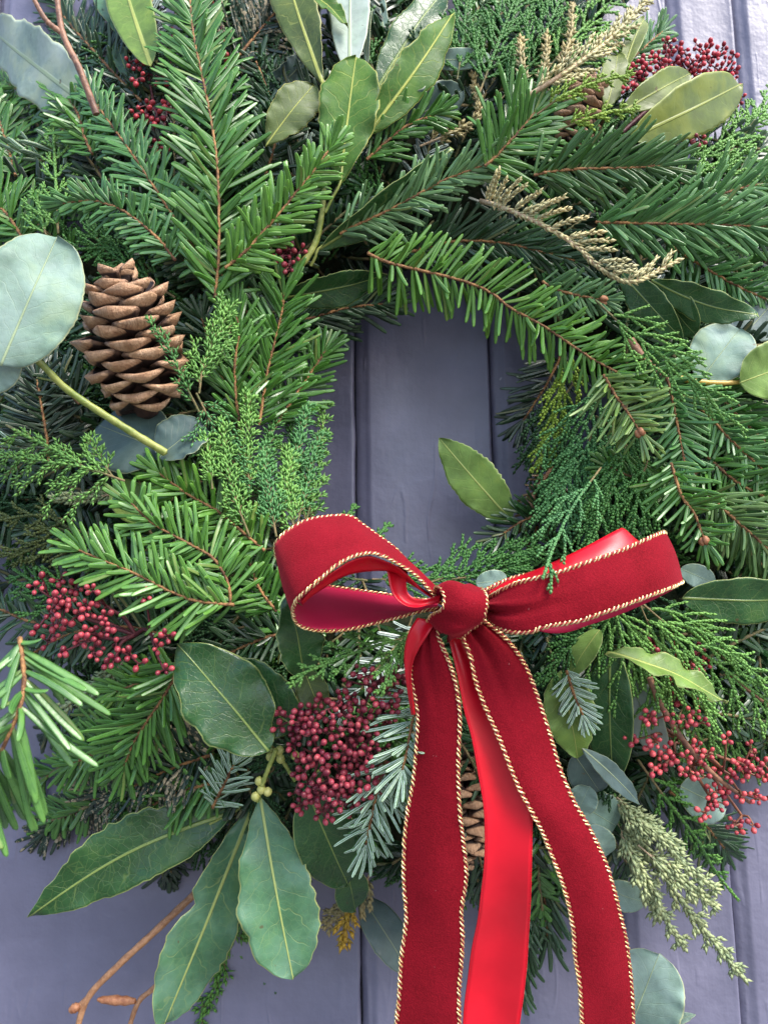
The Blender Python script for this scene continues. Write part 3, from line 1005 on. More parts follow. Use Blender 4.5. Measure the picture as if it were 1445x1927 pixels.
def cone(label, base, tip, width, lay=0.03, n=74, d=None, opening=0.8, seed=3, tiltd=0.0, group='pine cones in the wreath'):
    rng = np.random.default_rng(seed)
    d0 = base[2]
    d1 = tip[2]
    p0, p1 = U(*base), U(*tip)
    ax = p1 - p0
    L = np.linalg.norm(ax)
    ax = ax / L
    px = pm((d0 + d1) / 2)
    Rm = width / 2 * px
    root = thing('pine_cone', label, 'pine cone', p0, group)
    e1 = norm(np.cross(ax, (0.2, 0.9, 0.3)))
    e2 = np.cross(ax, e1)
    mb = MB()
    s = np.linspace(0, 1, 10)
    tube(mb, p0 + ax * (s[:, None] * L * 0.8), Rm * 0.42 * np.sqrt(np.clip(np.sin(np.pi * (0.08 + 0.84 * s)), 0.05, 1)), 10)
    mb.obj('core', M_CORE, root)
    for k in range(n):
        t = (k + 0.5) / n
        az = k * R(137.508) + rng.normal(0, 0.05)
        prof = math.sin(math.pi * (0.13 + 0.67 * t)) ** 0.8
        out = math.cos(az) * e1 + math.sin(az) * e2
        el = R(20 + 44 * t ** 1.3 * opening + (22 if t > 0.9 else 0) + rng.normal(0, 4))
        y = math.cos(el) * out + math.sin(el) * ax
        z = norm(ax * math.cos(el) - out * math.sin(el))
        x = np.cross(y, z)
        ln = Rm * prof * (0.92 if t < 0.85 else 0.75) * rng.uniform(0.94, 1.05)
        wd = Rm * (0.5 if t > 0.1 else 0.42) * (1 - 0.42 * t ** 3) * rng.uniform(0.92, 1.08)
        pos = p0 + ax * (L * (0.04 + 0.92 * t) - ln * math.sin(el) * 0.55) + out * Rm * 0.1
        M3 = np.stack([x * wd, y * ln, z * wd * 0.68], 1)
        place('scale', CONE[k % 4], root, M3, pos)
    return root

# ------------------------------------------------------------------ ribbon
def ribbon(name, parent, ea, eb, mats, n=70, cols=10, bulge=0.0, wave=0.0, th=0.0006, flip=False, seed=2, edge=None, edger=4.2, upto=(1, 1), pinch=(0, 0), selvedge=False):
    """a cloth strip between two edge lines given as (px, py, depth); mats = (front, back)"""
    A = spline([U(*p) for p in ea], n)
    B = spline([U(*p) for p in eb], n)
    s = np.linspace(0, 1, cols)
    P = A[:, None] * (1 - s)[None, :, None] + B[:, None] * s[None, :, None]
    dx = P[:, -1] - P[:, 0]
    T = norm(np.gradient((A + B) / 2, axis=0))
    N = norm(np.cross(dx, T))
    if flip:
        N = -N
    rng = np.random.default_rng(seed)
    v = np.linspace(0, 1, n)
    wv = wave * (np.sin(v * 9 + rng.uniform(0, 6)) * 0.6 + np.sin(v * 23 + rng.uniform(0, 6)) * 0.3)
    P = P + N[:, None] * (bulge * np.sin(np.pi * s)[None] + wv[:, None] * np.sin(np.pi * (s[None] * 1.5 + v[:, None])))[..., None]
    for amp, dist in ((pinch[0], v), (pinch[1], 1 - v)):
        if amp:
            fo = np.sin(s * math.tau * 2.1 + 0.6 + seed) + 0.6 * np.sin(s * math.tau * 3.7 + seed * 1.7)
            P = P + N[:, None] * (amp * np.exp(-(dist / 0.11) ** 1.5)[:, None] * (fo * np.sin(np.pi * s) ** 0.5)[None])[..., None]
    Q = P - N[:, None] * th
    V = np.concatenate([P.reshape(-1, 3), Q.reshape(-1, 3)])
    i, j = np.meshgrid(np.arange(n - 1), np.arange(cols - 1), indexing='ij')
    q = (i * cols + j).ravel()
    f = np.stack([q, q + 1, q + cols + 1, q + cols], 1)
    o = n * cols
    rim = np.concatenate([np.arange(n) * cols + cols - 1, (n - 1) * cols + np.arange(cols - 2, -1, -1), np.arange(n - 2, -1, -1) * cols, np.arange(1, cols - 1)])
    r2 = np.roll(rim, -1)
    mb = MB()
    mb.add(V, np.vstack([f, np.stack([rim, rim + o, r2 + o, r2], 1)]))
    mb.f.append(f[:, ::-1] + o)
    mb.m.append(np.ones(len(f), int))
    ob = mb.obj(name, list(mats), parent)
    if selvedge:
        sb = MB()
        for c_ in (0, -1):
            E = spline(P[:, c_] - N * th * 0.5, n * 4)
            tube(sb, E, (1.5 + 0.25 * np.sin(np.arange(len(E)) * 2.4)) * pm(-E[0][1]), 5)
        so = bpy.data.objects.new('selvedge', sb.mesh('selvedge', M_SATIN, parent_origin(parent)))
        C.objects.link(so)
        so.parent = ob
    for k in (edge or ()):
        e = int(n * upto[k])
        gold_edge(ob, parent, (P[:, 0 if k == 0 else -1] - N * th * 0.5)[:e], N[:e], edger)
    return ob
def gold_edge(part, thing_, P0, N0, r=4.2, pitch=19):
    """a cord wound with two gold strands sewn to a ribbon's edge"""
    L = np.linalg.norm(np.diff(P0, axis=0), axis=1).sum()
    px = pm(-P0[len(P0) // 2][1])
    turns = L / (pitch * px)
    n = int(turns * 9)
    P = spline(P0, n)
    T = norm(np.gradient(P, axis=0))
    idx = np.linspace(0, len(N0) - 1, n).astype(int)
    N = N0[idx]
    N = norm(N - T * np.sum(N * T, 1, keepdims=True))
    B = np.cross(T, N)
    rng = np.random.default_rng(len(P0) + int(L * 1e5) % 1000)
    ph = np.linspace(0, turns * math.tau, n) + np.cumsum(rng.normal(0, 0.09, n))
    org = parent_origin(thing_)
    for sgn, rr, sr, m, nm in ((0, 0, 0.72, M_CORD, 'cord'), (1, 0.7, 0.44, M_GOLD, 'gold_thread'), (2, 0.7, 0.36, M_GOLD, 'gold_thread')):
        mb = MB()
        if sgn == 0:
            tube(mb, P, sr * r * px, 6)
        else:
            a = ph + (0 if sgn == 1 else 2.7 + 0.25 * np.sin(ph * 0.21))
            wob = 1 + 0.14 * np.sin(ph * 0.37 + sgn)
            Q = P + (rr * r * px * wob)[:, None] * (np.cos(a)[:, None] * B * 1.15 + np.sin(a)[:, None] * N * 0.85)
            tube(mb, Q, sr * r * px, 5)
        o = bpy.data.objects.new(nm, mb.mesh(nm, m, org))
        C.objects.link(o)
        o.parent = part
shared_needles()
shared_berries()
shared_scales()

# ------------------------------------------------------------------ the door
def door():
    seams = [-330, -62, 670, 931, 1128, 1324, 1462, 1700, 1960]
    xs = [U(s, 963, 0)[0] for s in seams]
    root = thing('plank_door', 'old door of upright tongue and groove planks in thick grey lavender paint behind the wreath', 'door', (xs[0], 0, 0.3))
    nz = 150
    z = np.linspace(0.3, 2.6, nz)
    for k in range(len(xs) - 1):
        rng = np.random.default_rng(k + 5)
        a, b = xs[k] + 0.00025, xs[k + 1] - 0.00025
        prof = [(a, 0.012), (a, 0.006), (a + 0.0007, 0.0036), (a + 0.0045, 0.0024), (a + 0.0076, 0.0013), (a + 0.0088, 0.0002), (a + 0.0105, 0.0)]
        prof += [(a + 0.0105 + (b - 0.003 - a - 0.0105) * q, 0.0) for q in (0.2, 0.4, 0.6, 0.8)]
        prof += [(b - 0.0030, -0.0004), (b - 0.0018, -0.0009), (b - 0.0008, -0.0004), (b - 0.0002, 0.001), (b, 0.003), (b, 0.012)]
        prof = np.array(prof)
        n = len(prof)
        V = np.zeros((nz, n, 3))
        V[..., 0] = prof[None, :, 0]
        V[..., 1] = prof[None, :, 1]
        V[..., 2] = z[:, None]
        w1 = sum(rng.normal(0, 0.00022) * np.sin(z * f_ + rng.uniform(0, 6)) for f_ in (31, 67, 118, 190))
        V[:, 4:, 1] += w1[:, None]
        V[:, 1:4, 0] += (rng.normal(0, 0.00028, nz))[:, None]
        V[:, -4:-1, 0] += (rng.normal(0, 0.00012, nz) + w1 * 0.6)[:, None]
        V[..., 1] += rng.normal(0, 0.0003)
        i, j = np.meshgrid(np.arange(nz - 1), np.arange(n - 1), indexing='ij')
        q = (i * n + j).ravel()
        mb = MB()
        mb.add(V.reshape(-1, 3), np.stack([q, q + 1, q + n + 1, q + n], 1))
        mb.obj('plank', M_DOOR, root)
    mb = MB()
    x0, x1 = xs[0], xs[-1]
    mb.add([(x0, 0.013, 0.3), (x1, 0.013, 0.3), (x1, 0.013, 2.6), (x0, 0.013, 2.6)], [(0, 1, 2, 3)])
    mb.obj('backing', M_DOOR, root)
door()
def pavement():  # ground below view, added for the light it bounces up
    mb = MB()
    mb.add([(-60, -60, 0), (60, -60, 0), (60, 0.02, 0), (-60, 0.02, 0)], [(0, 1, 2, 3)])
    o = mb.obj('pavement', M_PAVE)
    o['kind'] = 'structure'
pavement()

# ------------------------------------------------------------------ the wreath's body
def ring():
    c = U(800, 800, 0.03)
    px = pm(0.03)
    nu, nv = 140, 26
    V = []
    rng = np.random.default_rng(4)
    for i in range(nu):
        t = i / nu * math.tau
        for j in range(nv):
            p = j / nv * math.tau
            rr = 1 + 0.16 * math.sin(t * 9 + p * 3) * math.sin(p * 4 + t * 5) + rng.normal(0, 0.05)
            rad = 550 * px + 205 * px * rr * math.cos(p)
            V.append((c[0] + rad * math.cos(t), -0.030 - 0.026 * rr * math.sin(p), c[2] + rad * math.sin(t)))
    f = [(i * nv + j, ((i + 1) % nu) * nv + j, ((i + 1) % nu) * nv + (j + 1) % nv, i * nv + (j + 1) % nv) for i in range(nu) for j in range(nv)]
    root = thing('wreath', 'round Christmas wreath of dark moss and packed greenery hung on the grey door', 'wreath', c)
    mb = MB()
    mb.add(V, f)
    mb.obj('moss_ring', M_MOSS, root)
    return root
WREATH = ring()
BARE = [
    [(680, 640), (760, 570), (830, 540), (900, 560), (930, 660), (1000, 740), (990, 900), (920, 1040), (800, 1080), (690, 1030), (600, 970), (590, 860), (640, 700)],
    [(-60, 1620), (150, 1610), (180, 1690), (300, 1700), (300, 2100), (-60, 2100)],
    [(300, 1850), (560, 1830), (640, 1740), (900, 1770), (1000, 1800), (1190, 1740), (1300, 1640), (1350, 1560), (1560, 1540), (1560, 2200), (300, 2200)],
    [(1235, -60), (1520, -60), (1520, 190), (1380, 170), (1240, 70)],
    [(-80, 1180), (70, 1230), (60, 1330), (-80, 1330)]]
def inside(x, y, poly):
    r = False
    for k in range(len(poly)):
        (x0, y0), (x1, y1) = poly[k - 1], poly[k]
        if (y0 > y) != (y1 > y) and x < (x1 - x0) * (y - y0) / (y1 - y0) + x0:
            r = not r
    return r
def bare(x, y):
    return any(inside(x, y, p) for p in BARE)
def filler():
    rng = np.random.default_rng(21)
    mats = {}
    n = 0
    tries = 0
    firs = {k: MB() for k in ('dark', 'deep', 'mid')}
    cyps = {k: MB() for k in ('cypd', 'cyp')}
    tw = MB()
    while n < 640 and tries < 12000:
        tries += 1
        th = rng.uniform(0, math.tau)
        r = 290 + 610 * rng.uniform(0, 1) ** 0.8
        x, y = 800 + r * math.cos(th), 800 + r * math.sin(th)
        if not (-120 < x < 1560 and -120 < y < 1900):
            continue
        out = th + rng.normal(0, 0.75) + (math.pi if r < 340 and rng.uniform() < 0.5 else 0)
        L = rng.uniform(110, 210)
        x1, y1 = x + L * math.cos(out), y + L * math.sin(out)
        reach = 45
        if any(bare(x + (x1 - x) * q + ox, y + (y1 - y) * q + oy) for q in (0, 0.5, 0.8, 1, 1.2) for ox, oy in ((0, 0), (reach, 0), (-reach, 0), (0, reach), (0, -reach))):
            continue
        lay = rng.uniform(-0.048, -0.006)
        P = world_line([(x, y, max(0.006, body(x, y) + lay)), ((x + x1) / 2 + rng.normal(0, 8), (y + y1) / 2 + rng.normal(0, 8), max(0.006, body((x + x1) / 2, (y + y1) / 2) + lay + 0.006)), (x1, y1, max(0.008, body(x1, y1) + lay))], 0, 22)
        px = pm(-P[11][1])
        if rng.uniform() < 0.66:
            k = ('dark', 'deep', 'mid')[int(rng.choice(3, p=[0.5, 0.38, 0.12]))]  # mostly dark and deep: shade between the front sprigs painted into the filler
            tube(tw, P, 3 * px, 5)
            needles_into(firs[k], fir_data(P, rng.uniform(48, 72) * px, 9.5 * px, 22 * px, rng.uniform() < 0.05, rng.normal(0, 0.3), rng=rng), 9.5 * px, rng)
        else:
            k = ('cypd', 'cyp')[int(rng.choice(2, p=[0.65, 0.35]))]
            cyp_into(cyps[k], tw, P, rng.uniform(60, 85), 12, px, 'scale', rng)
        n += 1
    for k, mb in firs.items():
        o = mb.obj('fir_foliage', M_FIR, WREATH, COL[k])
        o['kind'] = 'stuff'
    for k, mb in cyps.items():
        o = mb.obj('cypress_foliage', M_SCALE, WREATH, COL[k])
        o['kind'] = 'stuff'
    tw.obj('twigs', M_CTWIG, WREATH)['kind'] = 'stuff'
filler()

# ------------------------------------------------------------------ fir sprigs
fir('tall glossy fir sprig pointing straight up at top left, longest needles', [(405, 560), (412, 470), (410, 324), (399, 234), (381, 144), (363, 54), (355, -50)], 114, 13, 'mid', 0.024, sep=True, step=20, a0=54, a1=32)
fir('fir sprig leaning up left beside the tall sprig, in front of hidden red berries', [(398, 500), (374, 479), (331, 414), (288, 349), (248, 288), (201, 223), (168, 175)], 76, 11, 'blue', 0.018, step=17, a0=55)
fir('short fir sprig bending left above the round pine cone, with pale tipped needles', [(330, 490), (299, 450), (252, 410), (216, 389), (173, 378), (120, 383)], 58, 10, 'blue', 0.022, step=14, a0=62)
fir('yellow green fir sprig crossing in front of the big bright bay leaf', [(424, 504), (460, 475), (489, 443), (521, 407), (553, 367), (586, 327), (622, 278)], 74, 11.5, 'bright', 0.03, sep=True, step=16, a0=52, a1=30)
fir('dark fir sprig with hanging needles beside the brown twig at top left', [(265, 190), (234, 158), (180, 100), (122, 32), (95, -20)], 78, 10, 'dark', -0.004, step=15, a0=62)
fir('dark fir sprig lying over the large pale leaf at top left', [(175, 290), (160, 260), (142, 205), (85, 125)], 62, 10.5, 'mid', 0.012, step=14)
fir('fir sprig with upright needles at the left edge above the round grey leaf', [(45, 450), (10, 400), (-60, 330)], 88, 12, 'mid', 0.01, step=15, a0=64)
fir('dark fir sprig under the base of the tall sprig, right of the cone top', [(470, 600), (440, 540), (390, 500), (345, 490)], 58, 10.5, 'dark', 0.004, step=15)
fir('thin needled glossy fir sprig upright beside the left rim of the hole', [(452, 800), (446, 764), (442, 690), (450, 620), (440, 585)], 80, 9, 'mid', 0.02, step=15, a0=40, a1=24)
fir('fir sprig with long arching needles at the upper left of the hole', [(488, 800), (503, 703), (514, 656), (530, 591), (534, 556)], 92, 10, 'mid', 0.016, step=14, a0=56, a1=34)
fir('fir sprig whose needles stick out over the left rim of the hole', [(520, 800), (543, 764), (579, 710), (612, 662)], 66, 9.5, 'mid', 0.008, step=13, a0=54)
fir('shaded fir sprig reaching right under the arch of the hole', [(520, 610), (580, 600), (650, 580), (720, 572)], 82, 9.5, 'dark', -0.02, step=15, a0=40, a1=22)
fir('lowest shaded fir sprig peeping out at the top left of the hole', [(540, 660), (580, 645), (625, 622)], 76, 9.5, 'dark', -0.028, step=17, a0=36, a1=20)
fir('long bright fir sprig arching over the top right of the hole', [(692, 476), (730, 494), (784, 507), (838, 520), (892, 536), (928, 554), (961, 580), (1015, 609), (1069, 645), (1112, 674), (1160, 700)], 80, 10, 'bright', 0.024, sep=True, step=16, a0=66, a1=50, lift=-12)
fir('olive fir tip ending in brown buds right of the hole', [(1135, 705), (1155, 740), (1177, 771), (1203, 812)], 76, 8.5, 'yellow', 0.028, step=12, a0=64, a1=56, bud=True)
fir('fir sprig with silvery needles right of the long dark bay leaf', [(640, 440), (661, 428), (730, 396), (784, 367), (838, 338), (885, 320), (925, 306)], 76, 9.5, 'pale', 0.018, step=15, a0=44, a1=26)
fir('fir sprig with tall upright needles above the silvery one, top right of centre', [(912, 312), (928, 299), (950, 275), (972, 252), (1005, 212)], 114, 11.5, 'mid', 0.022, step=12, a0=62, a1=36)
fir('dark fir sprig spreading right beneath the upper right pine cone', [(1005, 330), (1025, 325), (1087, 318), (1177, 316), (1240, 312)], 106, 10.5, (0.03, 0.1, 0.022), 0.024, sep=True, step=16, a0=48, a1=30)
fir('large blue green fir sprig running to the right edge above the cream sprig', [(1120, 418), (1180, 420), (1250, 421), (1357, 423), (1470, 428)], 104, 11, 'blue', 0.014, sep=True, step=15, a0=40, a1=28)
fir('small needled blue fir sprig at the right edge below the large one', [(1250, 455), (1320, 500), (1390, 540), (1470, 575)], 62, 8.5, 'blue', -0.002, step=12)
fir('blue fir sprig peeping out behind the skimmia berries at top right', [(1150, 150), (1200, 100), (1245, 60)], 60, 8.5, 'blue', -0.015, step=11)
fir('dark fir sprig lying flat under the silvery needles, above the hole', [(760, 478), (850, 455), (950, 458), (1080, 490)], 84, 9.5, 'dark', -0.004, step=14, a0=40, a1=26)
fir('short fir sprig with a brown bud tip below the cream sprig', [(1020, 530), (1044, 544), (1087, 556), (1132, 564)], 52, 8, 'pale', 0.006, step=12, bud=True, a0=60)
fir('upright orange stemmed fir sprig with blue green needles right of the budded tip', [(1205, 672), (1249, 706), (1263, 746), (1274, 800), (1287, 868)], 68, 9.5, 'blue', 0.02, sep=True, step=14, a0=72, a1=45)
fir('slanting fir sprig running down right to the edge below the yellow stem', [(1255, 720), (1278, 739), (1332, 782), (1375, 829), (1429, 879), (1480, 930)], 66, 8.5, 'blue', 0.012, step=11, a0=62)
fir('fir sprig at the right edge behind the slanting one', [(1320, 715), (1357, 750), (1400, 795), (1470, 860)], 62, 8.5, 'mid', 0.002, step=12)
fir('fir sprig with a brown bud hanging above the right bow loop', [(1262, 872), (1281, 931), (1306, 967), (1324, 1015)], 66, 9.5, 'mid', 0.03, step=13, a0=70, a1=52, bud=True)
fir('yellow green fir sprig hanging at the right edge above the dark leaf', [(1330, 930), (1390, 985), (1440, 1030), (1475, 1075)], 88, 8.5, (0.075, 0.155, 0.05), 0.014, step=12, a0=56)
fir('small dark fir sprig low at the right edge under the dark leaf', [(1360, 1130), (1396, 1180), (1430, 1240)], 56, 8, 'dark', -0.02, step=13)
fir('shadowy fir sprig with white lined needles at left beside the green stem', [(92, 870), (88, 820), (78, 760), (70, 715)], 78, 9.5, 'deep', 0.006, step=12, a0=72, a1=40)
fir('bright fir sprig curving up left above the bow, its tip near the green leaf', [(435, 1140), (432, 1110), (421, 1078), (396, 1046), (345, 1017), (288, 985), (245, 945)], 74, 11, 'fresh', 0.03, sep=True, step=16, a0=62, a1=40)
fir('bright fir sprig pointing left over the red berries at left', [(440, 1138), (400, 1135), (363, 1129), (317, 1111), (252, 1078), (201, 1057), (150, 1036)], 86, 11.5, 'fresh', 0.034, sep=True, step=17, a0=56, a1=34)
fir('bright fir sprig behind the other two, left of the velvet loop', [(498, 1036), (450, 996), (407, 960), (349, 927), (300, 890)], 68, 11, 'bright', 0.022, step=14, a0=62, a1=40)
fir('fir sprig pointing down left below the left berries', [(340, 1240), (324, 1283), (302, 1320), (273, 1363), (250, 1402), (235, 1440)], 94, 11, 'mid', 0.024, sep=True, step=15, a0=56, a1=30)
fir('large foreground fir sprig with broad needles hanging at the left edge', [(38, 1200, 0.205), (46, 1280, 0.21), (36, 1337, 0.215), (12, 1395, 0.215), (-14, 1450, 0.21), (-40, 1520, 0.21)], 164, 19, (0.062, 0.17, 0.045), 0, sep=True, step=32, a0=46, a1=30, r=5, short=0.7)
fir('dark fir sprig flecked with tan paint at lower left', [(250, 1455), (215, 1478), (173, 1508), (137, 1533), (85, 1566)], 66, 9, 'deep', -0.006, step=11, stain=True, a0=52)
fir('second tan flecked fir sprig, lowest on the left over bare door', [(330, 1500), (280, 1545), (230, 1590), (165, 1648)], 70, 9, 'deep', -0.02, step=14, stain=True, a0=46)
fir('tan flecked fir sprig with hanging needles above the largest bay leaf', [(400, 1420), (340, 1440), (270, 1470), (220, 1500)], 84, 9, 'deep', 0.0, step=12, stain=True, a0=66)
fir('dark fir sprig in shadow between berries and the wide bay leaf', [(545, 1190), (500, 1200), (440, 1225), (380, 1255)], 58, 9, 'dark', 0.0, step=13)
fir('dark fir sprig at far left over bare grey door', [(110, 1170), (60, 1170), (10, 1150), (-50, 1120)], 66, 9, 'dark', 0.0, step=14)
fir('silver backed fir sprig tucked beside the left velvet tail', [(800, 1300, 0.125), (777, 1355, 0.13), (766, 1410, 0.133), (757, 1448, 0.133)], 78, 9.5, 'mid', 0, sep=True, step=14, under=True, a0=68, a1=42)
fir('silver backed fir sprig hanging below the dark red berries', [(725, 1430), (715, 1470), (703, 1520), (688, 1590)], 74, 9.5, 'mid', 0.03, step=14, under=True, a0=58, a1=36)
fir('dark fir tuft poking down under the bluish bay leaf', [(490, 1700), (498, 1750), (508, 1800)], 72, 9.5, 'dark', -0.02, step=14, a0=36, a1=20)
fir('little silver backed fir tip over the yellow green leaf right of the bow', [(1066, 1262), (1074, 1290), (1084, 1318), (1096, 1345)], 46, 7.5, 'mid', 0.02, step=11, under=True, a0=62)
fir('dark fir sprig seen between the satin and right velvet tails', [(1010, 1530, 0.03), (1020, 1640, 0.035), (1030, 1760, 0.03)], 74, 9, 'dark', 0, step=15, a0=40, a1=26)
fir('dark fir sprig hanging behind the satin tail at the bottom', [(985, 1660, 0.03), (985, 1760, 0.03), (978, 1860, 0.025)], 56, 8, 'dark', 0, step=13, a0=34, a1=20)
fir('dark fir sprig at lower right behind the pale plume', [(1260, 1490), (1320, 1545), (1365, 1600)], 72, 9.5, 'dark', -0.015, step=13, a0=42)
fir('needle tuft with silver undersides beside the little green buds', [(400, 1520), (420, 1480), (440, 1440)], 50, 8, 'mid', 0.012, step=11, under=True)
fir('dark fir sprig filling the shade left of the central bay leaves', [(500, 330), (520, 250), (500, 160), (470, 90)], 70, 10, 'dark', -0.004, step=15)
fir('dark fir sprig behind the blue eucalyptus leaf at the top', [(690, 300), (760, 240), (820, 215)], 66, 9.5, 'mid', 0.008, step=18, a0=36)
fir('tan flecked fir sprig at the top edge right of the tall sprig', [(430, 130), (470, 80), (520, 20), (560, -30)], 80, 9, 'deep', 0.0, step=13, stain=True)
fir('dark fir sprig below the right loop, beside the slim folded leaf', [(1120, 1200), (1160, 1260), (1180, 1340)], 60, 9, 'deep', -0.012, step=14)
fir('mid green fir sprig under the bud tip, right rim of the hole', [(1330, 880), (1280, 900), (1210, 905), (1150, 880)], 60, 9, 'mid', 0.004, step=13)

fir('upright fir sprig at the left edge just under the large pale leaf', [(30, 330), (10, 260), (-20, 170)], 80, 11, 'mid', 0.0, step=14)
fir('dark fir sprig at the top edge between the twig and the olive leaf', [(180, 110), (150, 40), (130, -40)], 80, 10, 'dark', -0.012, step=14)
fir('fir sprig at the right edge between the skimmia and the large blue sprig', [(1260, 400), (1340, 370), (1410, 350), (1480, 340)], 84, 9.5, 'blue', 0.0, step=13, a0=42, a1=28)
fir('fir sprig at the right edge under the light green round leaf', [(1330, 700), (1400, 660), (1490, 640)], 70, 9, 'dark', -0.02, step=14)
fir('mid green fir sprig at the right edge above the yellow green one', [(1330, 860), (1390, 910), (1470, 950)], 76, 9, 'mid', 0.008, step=13)
fir('fir sprig at the far right edge beside the hanging budded sprig', [(1340, 930), (1400, 1000), (1440, 1080)], 70, 9, 'blue', 0.0, step=14)
fir('dark fir sprig behind the juniper tuft right of the pine cone', [(420, 720), (400, 660), (380, 600)], 66, 10, 'dark', 0.004, step=14)
fir('dark fir sprig below the shadowy one at the left edge', [(150, 760), (90, 700), (30, 690)], 70, 9.5, 'deep', 0.0, step=14)
fir('fir sprig reaching left behind the left berries', [(330, 1200), (240, 1180), (140, 1190), (60, 1230)], 72, 10, 'dark', 0.006, step=14)

fir('dark fir sprig covering the foot of the olive leaf inside the hole', [(1060, 960, 0.05), (1020, 965, 0.06), (975, 985, 0.065), (940, 1010, 0.065)], 58, 9, 'dark', 0, step=13)
fir('browned dry fir sprig at the right rim of the hole', [(1050, 870, 0.05), (1020, 930, 0.055), (1000, 1000, 0.05)], 44, 7, (0.13, 0.075, 0.03), 0, step=13)
fir('dark fir sprig hanging into the upper right of the hole', [(1060, 660, 0.05), (1030, 720, 0.05), (985, 790, 0.045)], 70, 9, 'deep', 0, step=14)

fir('green fir sprig lying under the down pointing fir sprig at lower left', [(300, 1370), (220, 1400), (130, 1440)], 76, 10, 'mid', 0.012, step=14)
fir('glossy fir sprig between the left berries and the broad dark leaf', [(350, 1290), (290, 1280), (220, 1300)], 66, 10, 'bright', 0.014, step=14)
fir('mid green fir sprig above the longest bay leaf at lower left', [(420, 1470), (340, 1490), (260, 1530)], 72, 9.5, 'mid', 0.004, step=14)
fir('dark glossy fir sprig left of the velvet loop under the bright sprigs', [(520, 1150), (490, 1110), (470, 1060)], 64, 9.5, 'mid', 0.012, step=14)

# ------------------------------------------------------------------ cypress and juniper
cyp('upright cypress tuft at left between two fir sprigs', [(110, 440), (105, 330), (100, 225)], 55, 16, 'cypl', 0.01, 'scale')
cyp('low cypress tuft above the round grey leaf', [(90, 450), (75, 400), (70, 365)], 50, 10, 'cypl', 0.012)
cyp('dark cypress spray in the shade above the pine cone', [(330, 560), (240, 500), (160, 430)], 80, 20, 'cyp', -0.004, more=[[(300, 520), (230, 470), (120, 470)], [(350, 540), (330, 470), (290, 420)]])
cyp('feathery light green juniper tuft right of the pine cone', [(375, 740), (385, 680), (415, 620), (425, 570)], 62, 22, 'cypl', 0.03, 'juniper')
cyp('dark green cypress shoot lying across the pine cone', [(375, 775, 0.165), (345, 715, 0.17), (318, 655, 0.17), (277, 598, 0.165)], 30, 12, 'cyp', 0, 'juniper', sub=False)
cyp('juniper spray running down right of the pine cone', [(370, 740), (400, 800), (430, 860), (455, 920)], 70, 20, 'cypb', 0.03, 'juniper')
cyp('tall feathery cypress plume with a bright tip beside the hole', [(470, 930), (466, 850), (468, 780), (466, 742)], 32, 24, 'cypl', 0.026, 'juniper')
cyp('broad cypress plume along the left rim of the hole', [(530, 990), (545, 900), (565, 830), (578, 762)], 36, 30, 'cypb', 0.022, 'juniper', more=[[(560, 985), (580, 900), (590, 850), (608, 815)]])
cyp('cypress plume nearest the hole on the left rim', [(570, 1000), (590, 930), (600, 880), (612, 757)], 30, 26, 'cypl', 0.012, 'juniper', more=[[(575, 980), (560, 910), (540, 860), (520, 830)]])
cyp('cypress plume just above the velvet loop, left of the hole', [(520, 1010), (510, 950), (500, 890), (495, 840)], 36, 26, 'cypb', 0.028, 'juniper')
cyp('light cypress spray drooping at the left edge under the green stem', [(235, 905), (160, 880), (90, 868), (-20, 855)], 88, 18, 'cypl', 0.036, 'juniper', droop=(-0.15, 0.5), more=[[(180, 890), (110, 850), (30, 810)]])
cyp('short upright cypress shoot rising from the drooping spray', [(215, 900), (190, 865), (165, 822)], 34, 10, 'cypl', 0.03, 'juniper')
cyp('olive cypress spray at the left edge above the berries', [(180, 1010), (110, 1015), (20, 1050)], 70, 16, 'olive', 0.0, more=[[(140, 980), (60, 970), (-30, 985)]])
cyp('flat cypress fan under the left bow loop', [(790, 1192, 0.12), (705, 1216, 0.122), (640, 1238, 0.134), (550, 1276, 0.142)], 64, 14, 'cypl', 0, 'scale')
cyp('second flat cypress fan hanging over the dark red berries', [(790, 1180, 0.12), (752, 1215, 0.138), (735, 1250, 0.142), (722, 1300, 0.144)], 52, 10, 'cypl', 0, 'scale')
cyp('cypress spray lying along the foot of the hole behind the knot', [(800, 1100), (880, 1070), (950, 1050), (1010, 1030)], 74, 22, 'cyp', 0.0, 'scale', more=[[(700, 1090), (760, 1090), (850, 1085)], [(850, 1090), (920, 1080), (990, 1065)]])
cyp('small cypress shoot standing up above the velvet loop', [(640, 1000), (650, 975), (668, 952)], 20, 6, 'cyp', 0.0, sub=False)
cyp('tiny cypress shoot rising behind the top of the velvet loop', [(700, 1030), (715, 1005), (732, 985)], 18, 6, 'cyp', 0.0, sub=False)
cyp('drooping cypress spray falling over the right bow loop', [(1130, 880, 0.11), (1080, 950, 0.14), (1045, 1020, 0.165), (1022, 1085, 0.178)], 80, 9, 'cypb', 0, 'scale', droop=(-0.25, 0.6))
cyp('dark cypress curtain right of the hole', [(1150, 700), (1100, 800), (1070, 880), (1050, 980)], 110, 26, 'cypb', 0.004, 'scale', droop=(-0.1, 0.7), more=[[(1180, 760), (1160, 860), (1140, 980)], [(1120, 800), (1090, 870), (1030, 960)]])
cyp('yellow green cypress spray hanging beside the hole', [(1080, 640), (1060, 720), (1040, 800), (1018, 870)], 66, 18, 'cypy', 0.008, 'scale', droop=(-0.05, 0.5))
cyp('light cypress spray crossing the round leaves at right', [(1120, 565), (1180, 620), (1260, 680), (1320, 730), (1362, 790)], 110, 14, 'cypl', 0.03, 'scale', ang=34)
cyp('dark cypress spray in the shade under the upper right fir', [(1000, 500), (1060, 530), (1120, 560)], 70, 16, 'cyp', -0.006)
